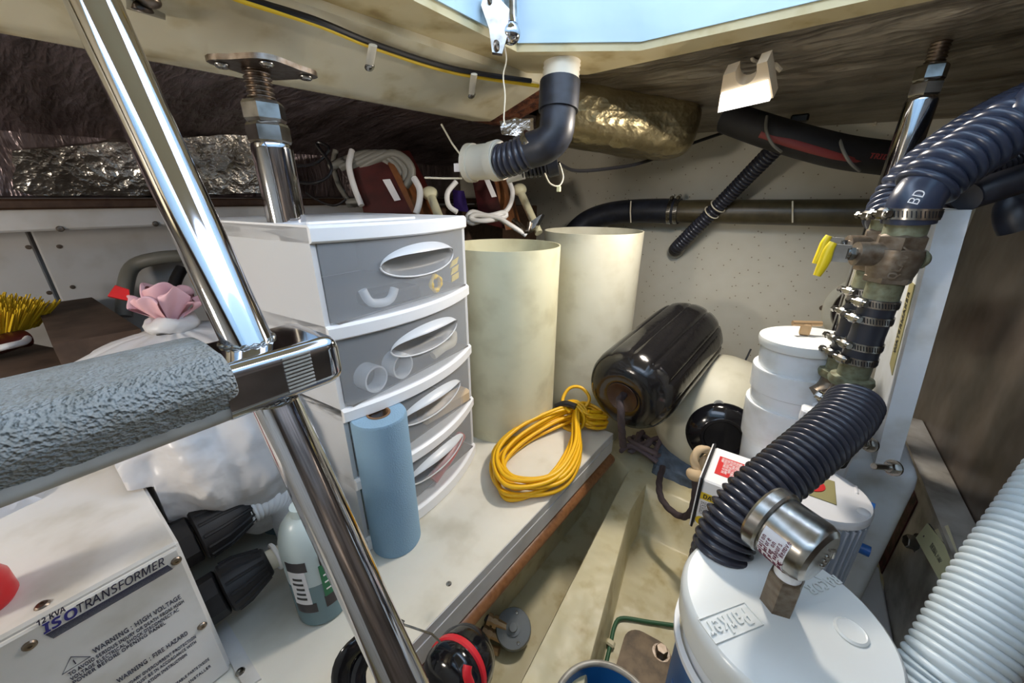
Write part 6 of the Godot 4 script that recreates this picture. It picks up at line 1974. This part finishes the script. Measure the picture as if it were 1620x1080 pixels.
	g = Geo.new(); g.tube(curve([Vector3(0.2412, 0.5796, -0.8552), Vector3(0.2314, 0.5977, -0.8565), Vector3(0.2326, 0.6173, -0.8668), Vector3(0.2514, 0.6303, -0.8736), Vector3(0.342, 0.6391, -1.0454)], 0.008), 0.020, 22)
	one("smooth_hose", g, M.rubber, "lowest smooth dark hose, cut by the right edge of the picture", "hose", "smooth hoses at the right edge")
	# white ridged hose at the lower right
	g = Geo.new()
	corr(g, [V(0.10, -0.24, -0.16), V(0.11, -0.08, -0.19), Vector3(0.1996, 0.1249, -0.4127), Vector3(0.2194, 0.1782, -0.4597), Vector3(0.2368, 0.227, -0.5027), Vector3(0.2575, 0.2742, -0.5474), Vector3(0.284, 0.3321, -0.6015), Vector3(0.3117, 0.3883, -0.6558), Vector3(0.342, 0.4045, -0.7096)], 0.0345, 0.0016, 0.0088, 40)
	one("white_ridged_hose", g, M.hose_white, "thick white ridged hose in front of the brown engine panel", "hose", "", 70)
	# olive pipe on the rear bulkhead with its black bend
	root = thing("exhaust_pipe", "olive brown pipe with a black hose bend along the rear bulkhead", "pipe", Vector3(-0.0863, 0.5705, -1.45))
	g = Geo.new(); g.tube([Vector3(-0.3828, 0.5759, -1.45), Vector3(0.2174, 0.5811, -1.45)], 0.037, 30); obj("pipe", g, M.olive_pipe, root)
	g = Geo.new(); g.tube(curve([Vector3(-0.3554, 0.5765, -1.45), Vector3(-0.4991, 0.5737, -1.45), Vector3(-0.6045, 0.5628, -1.44), Vector3(-0.6852, 0.5333, -1.42), Vector3(-0.7328, 0.4799, -1.39), Vector3(-0.7582, 0.4114, -1.36)], 0.012), 0.042, 30); obj("bend", g, M.rubber, root)
	for u in [Vector3(-0.3828, 0.5759, -1.45), Vector3(-0.3617, 0.5763, -1.45)]:
		clamp_on(root, u, V(1, 0, 0), 0.0425, V(0, 0, 1), V(0, 1, 0.3), 0.012)
	for q in [[Vector3(-0.0398, 0.6111, -1.405), Vector3(-0.0268, 0.5525, -1.405)], [Vector3(-0.5134, 0.6089, -1.4), Vector3(-0.5049, 0.5358, -1.4)]]:
		g = Geo.new(); g.tube([q[0], q[0].lerp(q[1], 0.5) + V(0, 0, 0.006), q[1]], 0.0022, 7); obj("tie", g, M.string, root)
	# slanting ridged hose that ends in the bulkhead
	root = thing("slanting_hose", "dark ridged hose slanting down into the rear bulkhead", "hose", Vector3(-0.3538, 0.4447, -1.48))
	g = Geo.new(); corr(g, [Vector3(-0.3639, 0.4391, -1.505), Vector3(-0.3319, 0.4717, -1.4451), Vector3(-0.2087, 0.6214, -1.3948), Vector3(-0.1059, 0.741, -1.315), Vector3(-0.0879, 0.7588, -1.2968)], 0.021, 0.0022, 0.011, 22); obj("hose", g, M.hose_black, root, 70)
	g = Geo.new(); g.lathe([R(0.021, 0), R(0.030, 0.0), R(0.028, 0.006), R(0.021, 0.008)], Geo.along(Vector3(-0.3601, 0.4376, -1.5), Vector3(-0.3601, 0.4376, -1.5) + V(0, 0, 1)), 28, false); obj("sealant", g, M.bulkhead, root)
	for q in [Vector3(-0.2445, 0.576, -1.3998), Vector3(-0.2287, 0.5953, -1.3942)]:
		g = Geo.new()
		var ring: Array = []
		var mm := Geo.along(q, q + (Vector3(-0.1059, 0.741, -1.315) - Vector3(-0.3319, 0.4717, -1.4451)))
		for i in 20: ring.append(mm * V(cos(TAU * i / 20) * 0.0245, 0, sin(TAU * i / 20) * 0.0245))
		g.tube(ring, 0.0018, 6, true); obj("tie", g, M.string, root)
	# heavy hose with the red stripe
	root = thing("striped_hose", "heavy black hose with a red lettered stripe under the foil ceiling", "hose", Vector3(-0.0058, 0.7375, -1.2543))
	var path := [Vector3(-0.221, 0.8159, -1.2383), Vector3(-0.1341, 0.778, -1.2182), Vector3(-0.0572, 0.7488, -1.2214), Vector3(0.0333, 0.721, -1.2488), Vector3(0.1185, 0.7061, -1.2918), Vector3(0.2128, 0.6943, -1.3431), Vector3(0.3054, 0.697, -1.4134), Vector3(0.4169, 0.7187, -1.5069)]
	g = Geo.new(); g.tube(curve(path, 0.01), 0.036, 28); obj("hose", g, M.black_soft, root)
	g = Geo.new()
	var strip: Array = []
	for p in curve(path.slice(1, 8), 0.01):
		var to_room: Vector3 = (V(0, 0.35, 0.0) - p).normalized()
		strip.append(p + to_room * 0.0325)
	g.tube(strip, 0.011, 12, false, 0.55, V(0, 0, 1))
	obj("stripe", g, M.stripe_red, root)
	var sp := Vector3(0.0508, 0.7032, -1.1839)
	var sr := (Vector3(0.1293, 0.6929, -1.2201) - sp).normalized()
	var tx := print_on(root, "TRIDENT", Vector3(0.0841, 0.7065, -1.2023), sr, V(0, 1, 0.3), 0.011, M.stripe_red, 1.1, 0.0, true)
	for q in [[1222, 215, 0.92], [1345, 243, 0.877]]:
		pass
	for q in [[Vector3(-0.1268, 0.8027, -1.1953), Vector3(-0.1189, 0.769, -1.1651), Vector3(-0.0998, 0.7383, -1.1645), Vector3(-0.0806, 0.7233, -1.1918)], [Vector3(0.0191, 0.7566, -1.2286), Vector3(0.0357, 0.719, -1.1962), Vector3(0.0554, 0.6925, -1.1982), Vector3(0.0768, 0.678, -1.2339)]]:
		g = Geo.new(); g.tube(curve(q, 0.006), 0.0034, 8); obj("tie", g, M.grey_pipe, root)
	# thin wires under the ceiling
	g = Geo.new(); g.tube(curve([Vector3(-0.0984, 0.8464, -1.4378), Vector3(0.0045, 0.8275, -1.4787), Vector3(0.1427, 0.8088, -1.5327), Vector3(0.2722, 0.8066, -1.6015), Vector3(0.3939, 0.8149, -1.6694)], 0.012), 0.005, 8)
	one("dark_wire", g, M.violet, "dark violet wire running above the red striped hose", "wire")
	g = Geo.new(); g.tube(curve([Vector3(-0.0915, 0.8427, -1.4812), Vector3(0.0228, 0.8168, -1.5274), Vector3(0.1788, 0.8066, -1.612), Vector3(0.2586, 0.8014, -1.6423)], 0.012), 0.007, 8)
	one("pale_wire", g, M.grey_pipe, "pale grey cable running just above the red striped hose", "cable")
	g = Geo.new(); g.tube(curve([Vector3(-0.0007, 0.8547, -1.5146), Vector3(0.0841, 0.8454, -1.5466), Vector3(0.1605, 0.8199, -1.5513), Vector3(0.2058, 0.8066, -1.552), Vector3(0.2633, 0.7741, -1.5659)], 0.012), 0.0045, 8)
	one("black_wire", g, M.black, "thin black wire crossing behind the right chrome post", "wire")
	g = Geo.new(); g.tube([Vector3(0.1026, 0.842, -1.5187), Vector3(0.0968, 0.8199, -1.5038), Vector3(0.0957, 0.801, -1.494)], 0.003, 8)
	one("cable_tie", g, M.string, "white cable tie round the wires left of the right chrome post", "cable tie")
	g = Geo.new(); g.box(Vector3(-0.0684, 0.8148, -1.3649), V(0.04, 0.02, 0.03), 0.004)
	one("wire_joint", g, M.black, "small black junction above the striped hose below the lamp", "connector")
